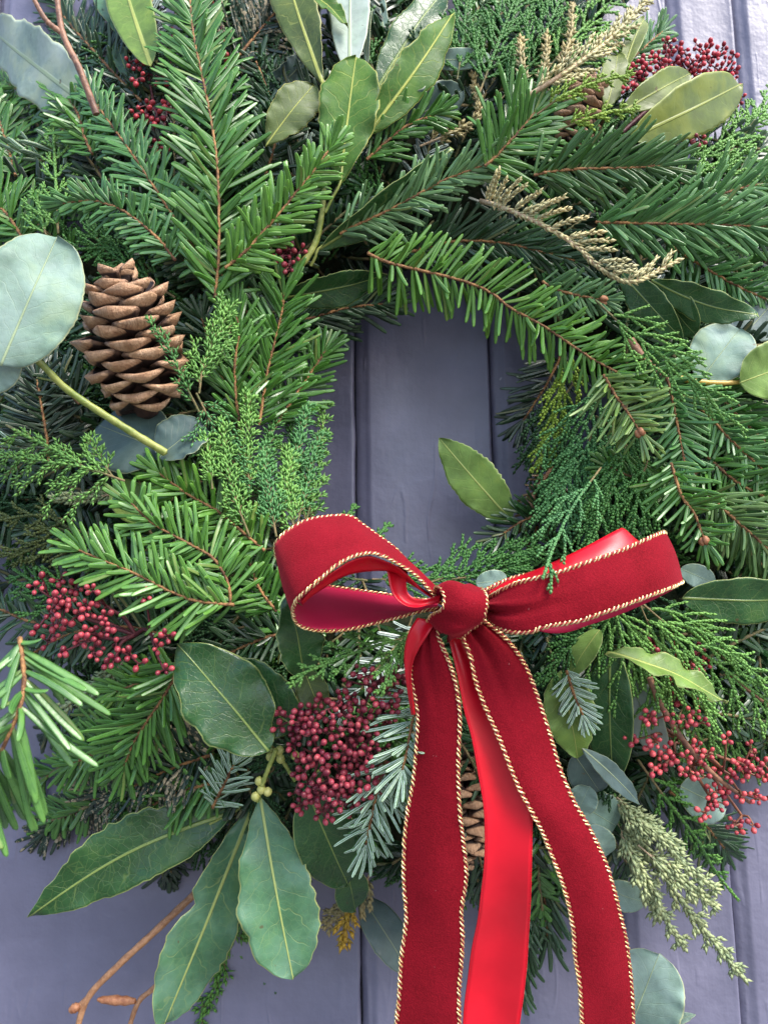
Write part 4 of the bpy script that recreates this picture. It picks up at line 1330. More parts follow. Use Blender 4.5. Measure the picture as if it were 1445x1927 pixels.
cyp('light cypress spray at the right edge below the berries', [(1255, 345), (1320, 290), (1390, 250), (1470, 205)], 90, 22, 'cypl', 0.0, 'scale', more=[[(1260, 330), (1340, 310), (1470, 300)], [(1280, 345), (1360, 345), (1460, 350)]])
cyp('yellow green cypress shoot in front of the upper right cone', [(1010, 215, 0.145), (1060, 180, 0.15), (1120, 155, 0.15), (1190, 140, 0.145)], 34, 14, 'cypy', 0, sub=True, ang=36)
cyp('second yellow green cypress shoot below the upper right cone', [(1050, 245, 0.14), (1100, 225, 0.145), (1150, 210, 0.145), (1200, 205, 0.14)], 30, 12, 'cypy', 0)
cyp('dense cypress mass at the top edge right of the bay leaves', [(900, 180), (930, 100), (960, 20), (985, -40)], 105, 30, 'cyp', 0.006, more=[[(860, 150), (870, 80), (880, -20)], [(940, 190), (1000, 120), (1060, 60)], [(980, 120), (1030, 50), (1060, -20)]])
cyp('light cypress mass at the top edge left of the cream branch', [(1030, 130), (1080, 70), (1140, 10), (1180, -40)], 70, 22, 'cypl', 0.008, more=[[(1060, 130), (1120, 90), (1180, 50)]])
cyp('big cypress fan spreading to the lower right below the bow', [(1190, 1120), (1260, 1180), (1350, 1250), (1470, 1340)], 150, 22, 'cypl', 0.016, droop=(0.0, 0.45), more=[[(1200, 1130), (1240, 1220), (1290, 1330), (1330, 1420)], [(1150, 1120), (1170, 1200), (1200, 1280)]])
cyp('cypress spray under the right loop beside the velvet tail', [(1170, 1140), (1120, 1180), (1070, 1220), (1030, 1280)], 80, 18, 'cyp', 0.012, droop=(0, 0.3))
cyp('fresh cypress shoot pointing down right over the bare door', [(1200, 1430), (1250, 1500), (1310, 1580), (1345, 1640), (1385, 1690)], 52, 20, 'fresh', 0.008)
cyp('short cypress shoot low behind the right velvet tail', [(1140, 1640), (1175, 1720), (1226, 1765)], 30, 12, 'cyp', -0.02, sub=False)
cyp('bright cypress plume hanging beside the grey bay leaf at bottom left', [(480, 1690), (445, 1760), (415, 1830), (370, 1935)], 44, 24, 'fresh', -0.01, 'juniper')
cyp('light cypress mass at the right edge behind the coral berries', [(1280, 1270), (1350, 1340), (1410, 1400), (1490, 1460)], 100, 22, 'cypl', -0.02)
cyp('little cypress tuft right of the velvet tail above the dark leaf', [(1060, 1330), (1040, 1300), (1045, 1280)], 34, 8, 'cypd', 0.0)
cyp('light cypress tuft between the round leaves and the pale plume', [(1170, 1570), (1160, 1530), (1150, 1505)], 26, 8, 'cypl', 0.0, sub=False)

cyp('light cypress spray at the right edge above the skimmia foot', [(1370, 290), (1410, 230), (1460, 160)], 60, 14, 'cypl', 0.0)
cyp('cypress curtain to the right of the hole beneath the budded fir', [(1180, 800), (1170, 870), (1140, 950), (1110, 1030)], 100, 18, 'cyp', 0.012, droop=(-0.1, 0.6), more=[[(1220, 860), (1200, 930), (1190, 1010)]])
cyp('cypress spray in the shade between the left berries and green fir', [(460, 1180), (400, 1190), (340, 1180)], 60, 14, 'cypd', 0.0)

cyp('dark cypress spray hanging at the right side inside the hole', [(1080, 720, 0.06), (1030, 790, 0.06), (990, 880, 0.055)], 90, 14, 'cypd', 0, droop=(-0.05, 0.5), more=[[(1090, 800, 0.06), (1050, 880, 0.06), (1020, 970, 0.055)]])
cyp('green cypress spray rising at the lower right of the hole', [(1100, 1060, 0.06), (1030, 1040, 0.065), (950, 1060, 0.07)], 60, 14, 'cyp', 0)
cyp('feathery cypress plume between the pine cone and the hole', [(470, 1010), (440, 930), (425, 860), (420, 790)], 38, 24, 'cypl', 0.032, 'juniper')
cyp('feathery cypress plume low on the left rim above the velvet', [(560, 1010), (545, 960), (540, 900), (548, 850)], 34, 22, 'cypl', 0.03, 'juniper')

cyp('slim cypress plume standing behind the broad plume at the left rim', [(590, 1000), (575, 920), (555, 850), (545, 790)], 32, 24, 'cyp', 0.006, 'juniper')
cyp('slim dark cypress plume nearest the thin needled fir', [(500, 960), (495, 890), (510, 820), (520, 770)], 32, 22, 'cyp', 0.016, 'juniper')
cyp('pale cypress tip rising over the bright fir sprigs at left', [(400, 920), (395, 870), (385, 820)], 30, 14, 'cypl', 0.03, 'juniper')

# cream and sage coloured sprigs
ONE = -1
CG = 'cream tinted sprigs in the wreath'
def cream(label, pts, bl, nb, col, lay=0.0, style='plume', **k):
    return cyp(label, pts, bl, nb, col, lay, style, stem=M_CREAM, group=CG, name='cream_sprig', cat='cream sprig', **k)
cream('cream heath sprig with curved side shoots in front of the blue fir', [(905, 378, 0.1), (940, 388, 0.13), (1015, 421, 0.145), (1080, 460, 0.145), (1130, 505, 0.145), (1190, 530, 0.14), (1275, 490, 0.14)], 92, 20, 'cream', 0, ang=58, sub=False, sw=6, oneside=ONE)
cream('cream branch slanting up to the top edge beside the bare door', [(985, 185, 0.12), (1040, 151, 0.125), (1100, 110, 0.125), (1150, 70, 0.12), (1235, -20, 0.11)], 60, 24, 'cream', 0, ang=30, sub=False, sw=6)
cream('thin dry straw shoot standing before the dark cypress at the top', [(985, 175), (980, 120), (978, 72)], 11, 10, 'dry', 0.02, sub=False)
cream('dry straw shoot left of the cream branch, middle of three', [(1015, 165), (1026, 110), (1028, 66)], 11, 9, 'dry', 0.02, sub=False)
cream('tallest dry straw shoot left of the cream branch', [(1050, 140), (1072, 70), (1076, 8)], 11, 10, 'dry', 0.02, sub=False)
cream('faded straw twig running behind the silvery fir', [(790, 275), (860, 245), (900, 215), (888, 140)], 22, 14, 'dry', -0.002, sub=False)
cream('large pale sage plume pointing down right over the bare door', [(1130, 1480, 0.075), (1190, 1570, 0.08), (1270, 1680, 0.075), (1340, 1770, 0.07), (1402, 1845, 0.062)], 46, 22, 'sage', 0, ang=17, more=[[(1160, 1500, 0.085), (1230, 1560, 0.09), (1290, 1630, 0.09), (1348, 1674, 0.085)], [(1150, 1520, 0.075), (1190, 1620, 0.085), (1240, 1710, 0.08), (1288, 1785, 0.07)], [(1200, 1590, 0.085), (1270, 1650, 0.09), (1342, 1704, 0.08)], [(1140, 1490, 0.08), (1190, 1540, 0.09), (1250, 1580, 0.09), (1275, 1600, 0.085)], [(1170, 1590, 0.08), (1210, 1660, 0.085), (1240, 1725, 0.075)]])
cream('pale sprig behind the left berries', [(240, 1240), (190, 1285), (120, 1330)], 34, 14, 'sage', 0.0, sub=False)
cream('grey green pale sprig under the drooping cypress at left', [(225, 930), (165, 935), (100, 940)], 20, 12, 'sage', 0.01, sub=False)
cream('dry cream tuft under the dark leaf at the bottom centre', [(700, 1640), (660, 1700), (612, 1745)], 46, 16, 'dry', -0.02, sub=False)
cream('yellowish dead needle tuft hanging at the bottom centre', [(655, 1690, 0.04), (652, 1730, 0.045), (648, 1780, 0.04)], 30, 6, (0.36, 0.24, 0.03), 0, sub=False)

# ------------------------------------------------------------------ broad leaves
BG, EG = 'bay leaf sprigs in the wreath', 'eucalyptus in the wreath'
s = sprig('bay_sprig', 'bay sprig with bright yellow veined leaves at the top centre', 'bay sprig', (545, 525), BG)
stem(s, [(545, 525), (590, 465), (606, 400), (612, 330)], 7.5, 4.5, M_GSTEM, 0.012)
leaf(s, (640, 345), (670, 106), 122, M_BAYB, 'obov', roll=8, fold=0.1, lay=0.02, petiole=(612, 400), arch=0.03)
leaf(s, (690, 255), (851, 26), 84, M_BAYB, 'bay', roll=-12, lay=0.016, petiole=(640, 330), bites=[(-1, 0.62, 0.06, 0.1)])
leaf(s, (608, 160), (535, -70), 92, M_BAYO, 'obov', roll=10, lay=0.014)
leaf(s, (600, 468), (850, 278), 62, M_BAY, 'bay', roll=-38, lay=0.014, fold=0.3, petiole=(585, 500), wavy=0.03)
leaf(s, (528, 560), (729, 516), 66, M_BAY, 'bay', roll=-25, lay=0.0, fold=0.25, petiole=(560, 500))
leaf(s, (705, 175), (845, -30), 78, M_BAY, 'bay', roll=18, lay=-0.006)
leaf(s, (500, 275), (590, 160), 84, M_BAYO, 'obov', roll=14, lay=0.01)
leaf(s, (495, 190), (585, 100), 60, M_EUCD, 'bay', roll=-20, lay=-0.008, wavy=0.16)
s = sprig('bay_sprig', 'olive bay leaves behind the tall fir sprig at top left', 'bay sprig', (280, 125), BG)
stem(s, [(290, 170), (280, 130), (270, 90)], 4, 3, M_GSTEM, -0.012)
leaf(s, (285, 125), (230, -60), 92, M_BAYL, 'oval', lay=0.014, roll=10)
leaf(s, (250, 90), (180, -30), 60, M_BAYS, 'bay', lay=-0.008, roll=-20)
leaf(s, (252, 160), (222, 82), 30, M_BAY, 'bay', lay=0.0, roll=20)
s = sprig('bay_leaf', 'small curled green leaf at the top edge over a grey leaf', 'bay leaf', (588, -10), BG)
leaf(s, (580, -15), (655, 52), 34, M_BAYB, 'bay', lay=0.012, roll=40, fold=0.4, wavy=0.1)
s = sprig('eucalyptus_sprig', 'pale grey leaf and slate leaf at the top edge among green bay leaves', 'eucalyptus sprig', (660, 130), EG)
stem(s, [(662, 135), (652, 90), (642, 50)], 3, 2, M_FTWIG, -0.002)
leaf(s, (658, 135), (662, -80), 84, M_EUCP, 'oval', lay=0.002, roll=5)
leaf(s, (728, 82), (706, -40), 30, M_EUC, 'oval', lay=-0.012, roll=10)
leaf(s, (692, 120), (700, 10), 16, M_EUC, 'oval', lay=-0.004, roll=45)
s = sprig('eucalyptus_sprig', 'two slate blue eucalyptus leaves right of the bright bay leaf', 'eucalyptus sprig', (700, 250), EG)
stem(s, [(690, 300), (700, 250), (760, 150)], 3.5, 2.5, M_GSTEM, -0.018)
leaf(s, (795, 112), (923, 106), 42, M_EUC, 'oval', lay=0.004, roll=10, side=0.03)
leaf(s, (710, 258), (872, 168), 84, M_EUCD, 'obov', lay=0.002, roll=-8)
s = sprig('eucalyptus_leaf', 'large pale leaf at the top left corner under the fir', 'eucalyptus leaf', (210, 230), EG)
leaf(s, (205, 225), (-20, 50), 128, M_EUCP, 'bayw', lay=0.004, roll=8, fold=0.06)
s = sprig('eucalyptus_sprig', 'eucalyptus sprig with large round grey leaves by the pine cone, on a thick green stem', 'eucalyptus sprig', (308, 850), EG)
stem(s, [(10, 630, 0.165), (74, 681, 0.155), (130, 735, 0.145), (220, 795, 0.135), (312, 852, 0.125)], 6.0, 8.0, M_GSTEM)
leaf(s, (2, 688, 0.168), (108, 446, 0.165), 182, M_EUC, 'round', roll=4, fold=0.04, arch=0.05)
leaf(s, (25, 640, 0.165), (-60, 720, 0.16), 120, M_EUC, 'round', roll=-4, fold=0.05)
leaf(s, (310, 850, 0.115), (185, 800, 0.105), 150, M_EUCD, 'round', roll=-18, fold=0.05, arch=0.02)
leaf(s, (300, 862, 0.12), (385, 800, 0.115), 80, M_EUCD, 'round', roll=45, fold=0.2)
s = sprig('bay_leaf', 'small light green leaf behind the tips of the bright fir at left', 'bay leaf', (270, 970), BG)
leaf(s, (272, 985), (222, 905), 70, M_BAYL, 'oval', lay=0.012)
s = sprig('bay_leaf', 'single olive green leaf standing inside the hole of the wreath', 'bay leaf', (960, 972), BG)
leaf(s, (962, 980, 0.055), (826, 824, 0.05), 88, M_BAYL, 'bayw', roll=6, fold=0.05, petiole=(985, 1000, 0.05), wavy=0.04)
s = sprig('bay_sprig', 'dark bay leaves at right under the cream sprig', 'bay sprig', (1205, 525), BG)
stem(s, [(1160, 510), (1200, 525), (1240, 540)], 4, 3, M_GSTEM, -0.014)
leaf(s, (1225, 527), (1426, 592), 62, M_BAY, 'bay', lay=0.014, roll=-18, side=0.04)
leaf(s, (1170, 515), (1285, 640), 66, M_BAY, 'bayw', lay=0.006, roll=-10)
leaf(s, (1232, 535), (1308, 630), 78, M_BAY, 'oval', lay=0.004, roll=-18)
s = sprig('eucalyptus_sprig', 'round green leaves on a yellow stem at the right edge', 'eucalyptus sprig', (1278, 708), EG)
stem(s, [(1270, 710), (1330, 720), (1395, 718), (1440, 700)], 6, 3.5, M_YSTEM, 0.012)
leaf(s, (1318, 715), (1392, 618), 118, M_EUC, 'round', lay=0.008, roll=5)
leaf(s, (1392, 720), (1500, 680), 112, M_BAYL, 'round', lay=0.016, roll=0)
leaf(s, (1390, 640), (1480, 545), 112, M_EUCD, 'round', lay=-0.006, roll=10)
leaf(s, (1400, 760), (1470, 840), 70, M_BAY, 'oval', lay=-0.006, roll=15)
s = sprig('bay_sprig', 'two broad dark bay leaves with pale rims left of the dark red berries', 'bay sprig', (508, 1413), BG)
stem(s, [(505, 1405), (530, 1430), (555, 1470)], 4, 3, M_GSTEM, 0.008)
leaf(s, (506, 1414), (334, 1212), 148, M_BAY, 'bayw', lay=0.034, roll=-6, bites=[(1, 0.12, 0.05, 0.25)], fold=0.1)
leaf(s, (560, 1372), (395, 1240), 122, M_BAY, 'bayw', lay=0.02, roll=14)
s = sprig('bay_sprig', 'narrow bay leaf and small leaf under the left end of the velvet loop', 'bay sprig', (572, 1275), BG)
stem(s, [(570, 1260), (576, 1290), (590, 1330)], 3, 3, M_GSTEM, 0.012)
leaf(s, (572, 1275, 0.13), (541, 1124, 0.145), 80, M_BAY, 'bayw', roll=-22, fold=0.25)
leaf(s, (572, 1262), (604, 1340), 58, M_BAYO, 'oval', lay=0.018)
s = sprig('bay_sprig', 'three long bay leaves fanning down over bare door at lower left, with green buds', 'bay sprig', (488, 1495), BG)
stem(s, [(520, 1410), (500, 1460), (484, 1508)], 4.5, 4, M_GSTEM, 0.02)
leaf(s, (440, 1528, 0.075), (57, 1725, 0.085), 116, M_BAY, 'bay', roll=-4, side=0.05, fold=0.08, arch=0.04, petiole=(487, 1500, 0.07), bites=[(1, 0.83, 0.04, 0.12), (-1, 0.7, 0.05, 0.12)])
leaf(s, (478, 1512, 0.07), (308, 1932, 0.07), 112, M_BAYS, 'obov', roll=10, fold=0.1, arch=0.02, bites=[(1, 0.48, 0.05, 0.4), (1, 0.33, 0.06, 0.1)], wavy=0.08)
leaf(s, (490, 1500, 0.09), (552, 1843, 0.1), 132, M_BAYS, 'obov', roll=-8, fold=0.12, arch=0.05, wavy=0.04)
for k, (x, y) in enumerate([(488, 1470), (492, 1486), (504, 1490), (481, 1499), (526, 1412), (509, 1424), (528, 1428), (556, 1422)]):
    mb = MB()
    d = 0.108
    c0 = U(x, y, d)
    q = np.linspace(-1, 1, 9)
    tube(mb, c0 + np.array([0.1, 0, 1.0]) * q[:, None] * 8.5 * pm(d), 8 * pm(d) * np.sqrt(np.clip(1 - q ** 2, 0.02, 1)), 12)
    mb.obj('bud', M_BUDY, s)
s = sprig('bay_sprig', 'dark bay leaves hanging just below the dark red berries', 'bay sprig', (575, 1495), BG)
stem(s, [(600, 1450), (585, 1480), (590, 1520)], 4, 3, M_GSTEM, -0.008)
leaf(s, (578, 1488), (655, 1665), 112, M_BAY, 'oval', lay=0.012, roll=-6)
leaf(s, (650, 1630), (668, 1712), 62, M_BAY, 'oval', lay=0.0, roll=10)
leaf(s, (680, 1690, 0.03), (768, 1830, 0.04), 66, M_EUCD, 'oval', roll=20)
s = sprig('bay_sprig', 'bay sprig with yellow green and dark leaves right of the velvet tail', 'bay sprig', (1130, 1210), BG)
stem(s, [(1110, 1180), (1130, 1215), (1145, 1250)], 5, 4, M_GSTEM, 0.004)
leaf(s, (1128, 1185), (1072, 1272), 46, M_BAYL, 'oval', lay=0.014, roll=-25)
leaf(s, (1055, 1262), (1087, 1428), 92, M_BAYL, 'bayw', lay=0.012, roll=6)
leaf(s, (1148, 1215), (1153, 1470), 84, M_BAY, 'oval', lay=0.012, roll=-14, wavy=0.1)
leaf(s, (1142, 1226), (1366, 1324), 36, M_BAYL, 'bay', lay=0.036, roll=52, fold=0.3, wavy=0.14)
s = sprig('bay_leaf', 'wide dark green leaf reaching the right edge under the right bow loop', 'bay leaf', (1280, 1130), BG)
leaf(s, (1282, 1125), (1500, 1128), 86, M_BAY, 'oval', lay=0.008, roll=-14, wavy=0.03)
s = sprig('eucalyptus_leaf', 'grey leaf behind the fir needles beyond the right loop', 'eucalyptus leaf', (1290, 1075), EG)
leaf(s, (1280, 1070), (1345, 1098), 44, M_EUC, 'oval', lay=0.0)
s = sprig('eucalyptus_leaf', 'grey green leaf peeping from behind the bow knot', 'eucalyptus leaf', (925, 1100), EG)
leaf(s, (895, 1098, 0.1), (955, 1090, 0.1), 42, M_EUC, 'round')
s = sprig('eucalyptus_leaf', 'grey leaf peeping out right of the velvet tail top', 'eucalyptus leaf', (1000, 1310), EG)
leaf(s, (990, 1230, 0.07), (1012, 1345, 0.075), 60, M_EUC, 'oval', roll=20)
s = sprig('eucalyptus_sprig', 'dark round eucalyptus leaves along the right velvet tail', 'eucalyptus sprig', (1090, 1420), EG)
stem(s, [(1080, 1400), (1100, 1480), (1120, 1570)], 3, 2.5, M_CTWIG, -0.01)
leaf(s, (1080, 1420), (1128, 1490), 72, M_EUCD, 'round', lay=0.006)
leaf(s, (1095, 1408), (1204, 1514), 36, M_EUCD, 'bay', lay=0.022, roll=20)
leaf(s, (1085, 1510), (1160, 1555), 86, M_EUC, 'round', lay=0.004)
leaf(s, (1085, 1530), (1108, 1480), 52, M_EUC, 'round', lay=0.014)
leaf(s, (1105, 1555), (1142, 1610), 58, M_EUC, 'round', lay=0.012)
leaf(s, (1015, 1610, 0.05), (1040, 1665, 0.05), 52, M_EUCD, 'round')
s = sprig('eucalyptus_leaf', 'small grey leaf pointing right off the lower velvet tail', 'eucalyptus leaf', (1150, 1680), EG)
leaf(s, (1140, 1668, 0.06), (1216, 1697, 0.065), 50, M_EUC, 'oval', side=0.06)
s = sprig('eucalyptus_leaf', 'large round green grey leaf at the bottom right beside the velvet tail', 'eucalyptus leaf', (1190, 1880), EG)
leaf(s, (1180, 1950, 0.06), (1240, 1795, 0.07), 134, M_EUC, 'round', fold=0.03, roll=4)
leaf(s, (1255, 1930, 0.03), (1308, 1909, 0.035), 16, M_EUC, 'bay', roll=30)
s = sprig('eucalyptus_sprig', 'pale blue grey leaves behind the coral berries at right', 'eucalyptus sprig', (1190, 1280), EG)
stem(s, [(1180, 1260), (1200, 1300), (1220, 1380)], 3, 2.5, M_BARK, -0.02)
leaf(s, (1180, 1255), (1245, 1430), 66, M_EUCP, 'oval', lay=0.004, roll=-15)
leaf(s, (1260, 1330), (1300, 1450), 60, M_EUC, 'oval', lay=-0.014, roll=10)
leaf(s, (1280, 1480), (1362, 1520), 84, M_EUC, 'round', lay=-0.004)

# ------------------------------------------------------------------ bare twigs
def twig(label, lines, m, r, lay=0.0, bud=None):
    root = sprig('bare_twig', label, 'twig', lines[0][0], 'bare twigs in the wreath', lay)
    for k, l in enumerate(lines):
        stem(root, l, r if k == 0 else r * 0.8, r * 0.75 if k == 0 else r * 0.6, m, lay, 'stem' if k == 0 else 'side_twig')
    for b in bud or ():
        mb = MB()
        p0, p1 = U(*b[0]), U(*b[1])
        t = np.linspace(0, 1, 9)
        rr = b[2] * pm(b[0][2]) * np.sqrt(np.clip(np.sin(np.pi * (0.1 + 0.86 * t)), 0.03, 1)) * (1 + 0.12 * np.sin(t * 30))
        tube(mb, p0 * (1 - t[:, None]) + p1 * t[:, None], rr, 8)
        mb.obj('bud', M_BUD, root)
twig('reddish brown twig forking at the top left corner', [[(182, 215, 0.125), (150, 130, 0.13), (118, 60, 0.13), (105, -30, 0.128)], [(116, 62, 0.13), (85, 35, 0.132), (55, -20, 0.135)]], M_BARK, 7.5)
twig('tan forked twig hanging at the bottom left over bare door', [[(440, 1620, 0.03), (370, 1680, 0.038), (290, 1755, 0.045), (222, 1818, 0.05), (165, 1880, 0.05), (140, 1960, 0.05)], [(165, 1880, 0.05), (150, 1893, 0.05), (138, 1900, 0.05)]], M_TAN, 7, bud=[((150, 1892, 0.051), (131, 1903, 0.051), 8)])
twig('second tan twig beside the grey bay leaf at the bottom left', [[(460, 1690, 0.03), (430, 1715, 0.035), (300, 1850, 0.045), (262, 1885, 0.048), (240, 1945, 0.048)]], M_TAN, 5.5, bud=[((255, 1884, 0.048), (184, 1881, 0.048), 8)])
twig('brown twig crossing at the right edge above the coral berries', [[(1375, 1270), (1410, 1300), (1470, 1345)]], M_BARK, 5)
twig('thin dry brown twig at the right rim of the hole', [[(1040, 880, 0.06), (1005, 930, 0.06), (985, 1000, 0.055)], [(1005, 930, 0.06), (1000, 960, 0.06), (1010, 1010, 0.055)]], M_TAN, 4.5)
twig('stout brown branch under the fir at right', [[(1185, 640), (1215, 680), (1262, 725), (1290, 760)]], M_BARK, 9, 0.004)

# ------------------------------------------------------------------ berries
KG = 'red bud clusters in the wreath'
s = sprig('berry_cluster', 'red berries half hidden behind fir needles at top left', 'berry cluster', (300, 280), KG)
berries(s, [(262, 118, 18, 8, 4), (285, 150, 28, 18, 8), (288, 205, 34, 20, 16), (290, 265, 16, 26, 7), (400, 20, 16, 10, 4), (330, 75, 34, 14, 8), (420, 110, 10, 20, 4)], 5.9, (300, 300), [(280, 140), (290, 205), (292, 262), (395, 30), (325, 85)], 0.006, seed=1, tint=(1.25, 1.3, 1.2))
s = sprig('berry_cluster', 'tiny bunch of dark pink berries under the yellow green fir', 'berry cluster', (555, 455), KG)
berries(s, [(545, 488, 22, 26, 13), (562, 470, 10, 10, 2)], 5.8, (552, 440), [(545, 480)], 0.008, seed=2, tint=(0.8, 1.0, 1.2))
s = sprig('skimmia_sprig', 'skimmia with dense red buds and broad olive leaves at top right', 'skimmia sprig', (1190, 240), 'skimmia')
stem(s, [(1170, 250), (1215, 210), (1262, 175)], 5, 4, M_BSTALK, -0.006)
leaf(s, (1182, 262), (1393, 158), 106, M_SKIM, 'skim', lay=0.02, roll=-6, fold=0.06, wavy=0.02)
leaf(s, (1170, 210), (1298, 138), 64, M_SKIM, 'skim', lay=0.014, roll=8, wavy=0.02)
leaf(s, (1172, 135), (1212, 35), 36, M_SKIM, 'skim', lay=-0.004, roll=20, wavy=0.02)
leaf(s, (1140, 205), (1162, 98), 56, M_SKIM, 'skim', lay=0.0, roll=-15, wavy=0.02)
leaf(s, (1355, 215), (1386, 196), 30, M_BAY, 'oval', lay=-0.004)
berries(s, [(1315, 118, 70, 36, 90), (1245, 128, 44, 24, 34), (1368, 150, 22, 24, 12), (1195, 145, 14, 14, 6), (1384, 178, 9, 20, 5), (1180, 170, 8, 20, 4), (1258, 86, 8, 6, 3)], 5.0, (1270, 190), [(1300, 135), (1250, 140), (1350, 140), (1330, 110), (1200, 150)], 0.004, seed=3, tint=(1.5, 1.5, 1.6))
s = sprig('berry_cluster', 'few loose red buds below the broad skimmia leaf', 'berry cluster', (1300, 260), KG)
berries(s, [(1300, 268, 22, 22, 9)], 5.6, (1285, 262), [(1298, 265)], 0.008, seed=4)
s = sprig('berry_cluster', 'spreading red berry cluster at left under the bright fir', 'berry cluster', (270, 1190), KG)
berries(s, [(100, 1120, 46, 34, 24), (135, 1150, 48, 40, 18), (90, 1190, 26, 18, 7), (180, 1190, 62, 40, 22), (225, 1230, 56, 30, 18), (290, 1195, 40, 24, 8), (180, 1110, 20, 10, 4), (268, 1125, 8, 8, 1), (125, 1222, 14, 8, 2), (300, 1260, 12, 8, 2)], 5.9, (255, 1195), [(120, 1140), (150, 1160), (185, 1200), (225, 1225), (285, 1195), (200, 1140)], 0.03, seed=5, tint=(1.1, 1.7, 1.7), spread=0.016)
s = sprig('berry_cluster', 'largest cluster of dark red berries left of the velvet tail', 'berry cluster', (650, 1420), KG)
berries(s, [(640, 1380, 90, 78, 118), (645, 1460, 84, 48, 55), (700, 1275, 50, 26, 20), (560, 1355, 40, 26, 14), (620, 1500, 70, 26, 22), (720, 1330, 30, 40, 16), (610, 1535, 10, 8, 3), (745, 1275, 8, 16, 4)], 6.1, (665, 1420), [(620, 1360), (600, 1420), (660, 1380), (690, 1430), (640, 1470), (700, 1290), (570, 1360), (640, 1330), (720, 1340)], 0.022, seed=6, tint=(0.85, 1.3, 1.5), spread=0.022)
s = sprig('berry_cluster', 'coral berry branch at lower right on a woody stem', 'berry cluster', (1225, 1280), KG)
stem(s, [(1222, 1275), (1245, 1330), (1290, 1400), (1345, 1460), (1410, 1510)], 6, 3.5, M_BARK, 0.02)
berries(s, [(1390, 1490, 58, 60, 48), (1410, 1430, 34, 22, 12), (1270, 1430, 40, 26, 14), (1290, 1360, 50, 26, 15), (1240, 1395, 20, 30, 8), (1220, 1350, 22, 14, 8), (1345, 1400, 40, 26, 12), (1330, 1520, 34, 24, 10), (1400, 1550, 30, 16, 8), (1225, 1440, 20, 14, 6), (1310, 1450, 26, 14, 8), (1180, 1400, 12, 10, 3)], 5.1, (1290, 1400), [(1390, 1490), (1360, 1450), (1270, 1420), (1290, 1370), (1235, 1380), (1335, 1500), (1395, 1535), (1400, 1440), (1225, 1355), (1300, 1440)], 0.018, smat=M_BSTALK2, seed=7, tint=(1.7, 3.0, 2.4), spread=0.014)
s = sprig('berry_cluster', 'small coral berries behind the cypress fan at lower right', 'berry cluster', (1250, 1290), KG)
berries(s, [(1235, 1235, 40, 26, 20), (1285, 1280, 46, 24, 20), (1310, 1240, 40, 20, 12), (1300, 1310, 34, 14, 8), (1225, 1210, 14, 8, 3)], 5.5, (1260, 1310), [(1240, 1250), (1285, 1285)], 0.006, smat=M_BSTALK2, push=0.6, seed=8, tint=(1.4, 2.2, 2.0))

# ------------------------------------------------------------------ pine cones
cone('whole open pine cone at left between the grey leaf and the juniper', (280, 780, 0.108), (222, 505, 0.142), 206, n=60, seed=3)
cone('pine cone behind the velvet tails, only its right scales showing', (868, 1400, 0.075), (878, 1630, 0.075), 120, n=60, seed=5)
cone('pine cone half hidden under cypress at top right', (1062, 290, 0.08), (1112, 140, 0.088), 120, n=56, seed=8)
cone('dark pine cone buried in fir at the right edge', (1455, 930, 0.06), (1380, 870, 0.07), 110, n=50, seed=9)

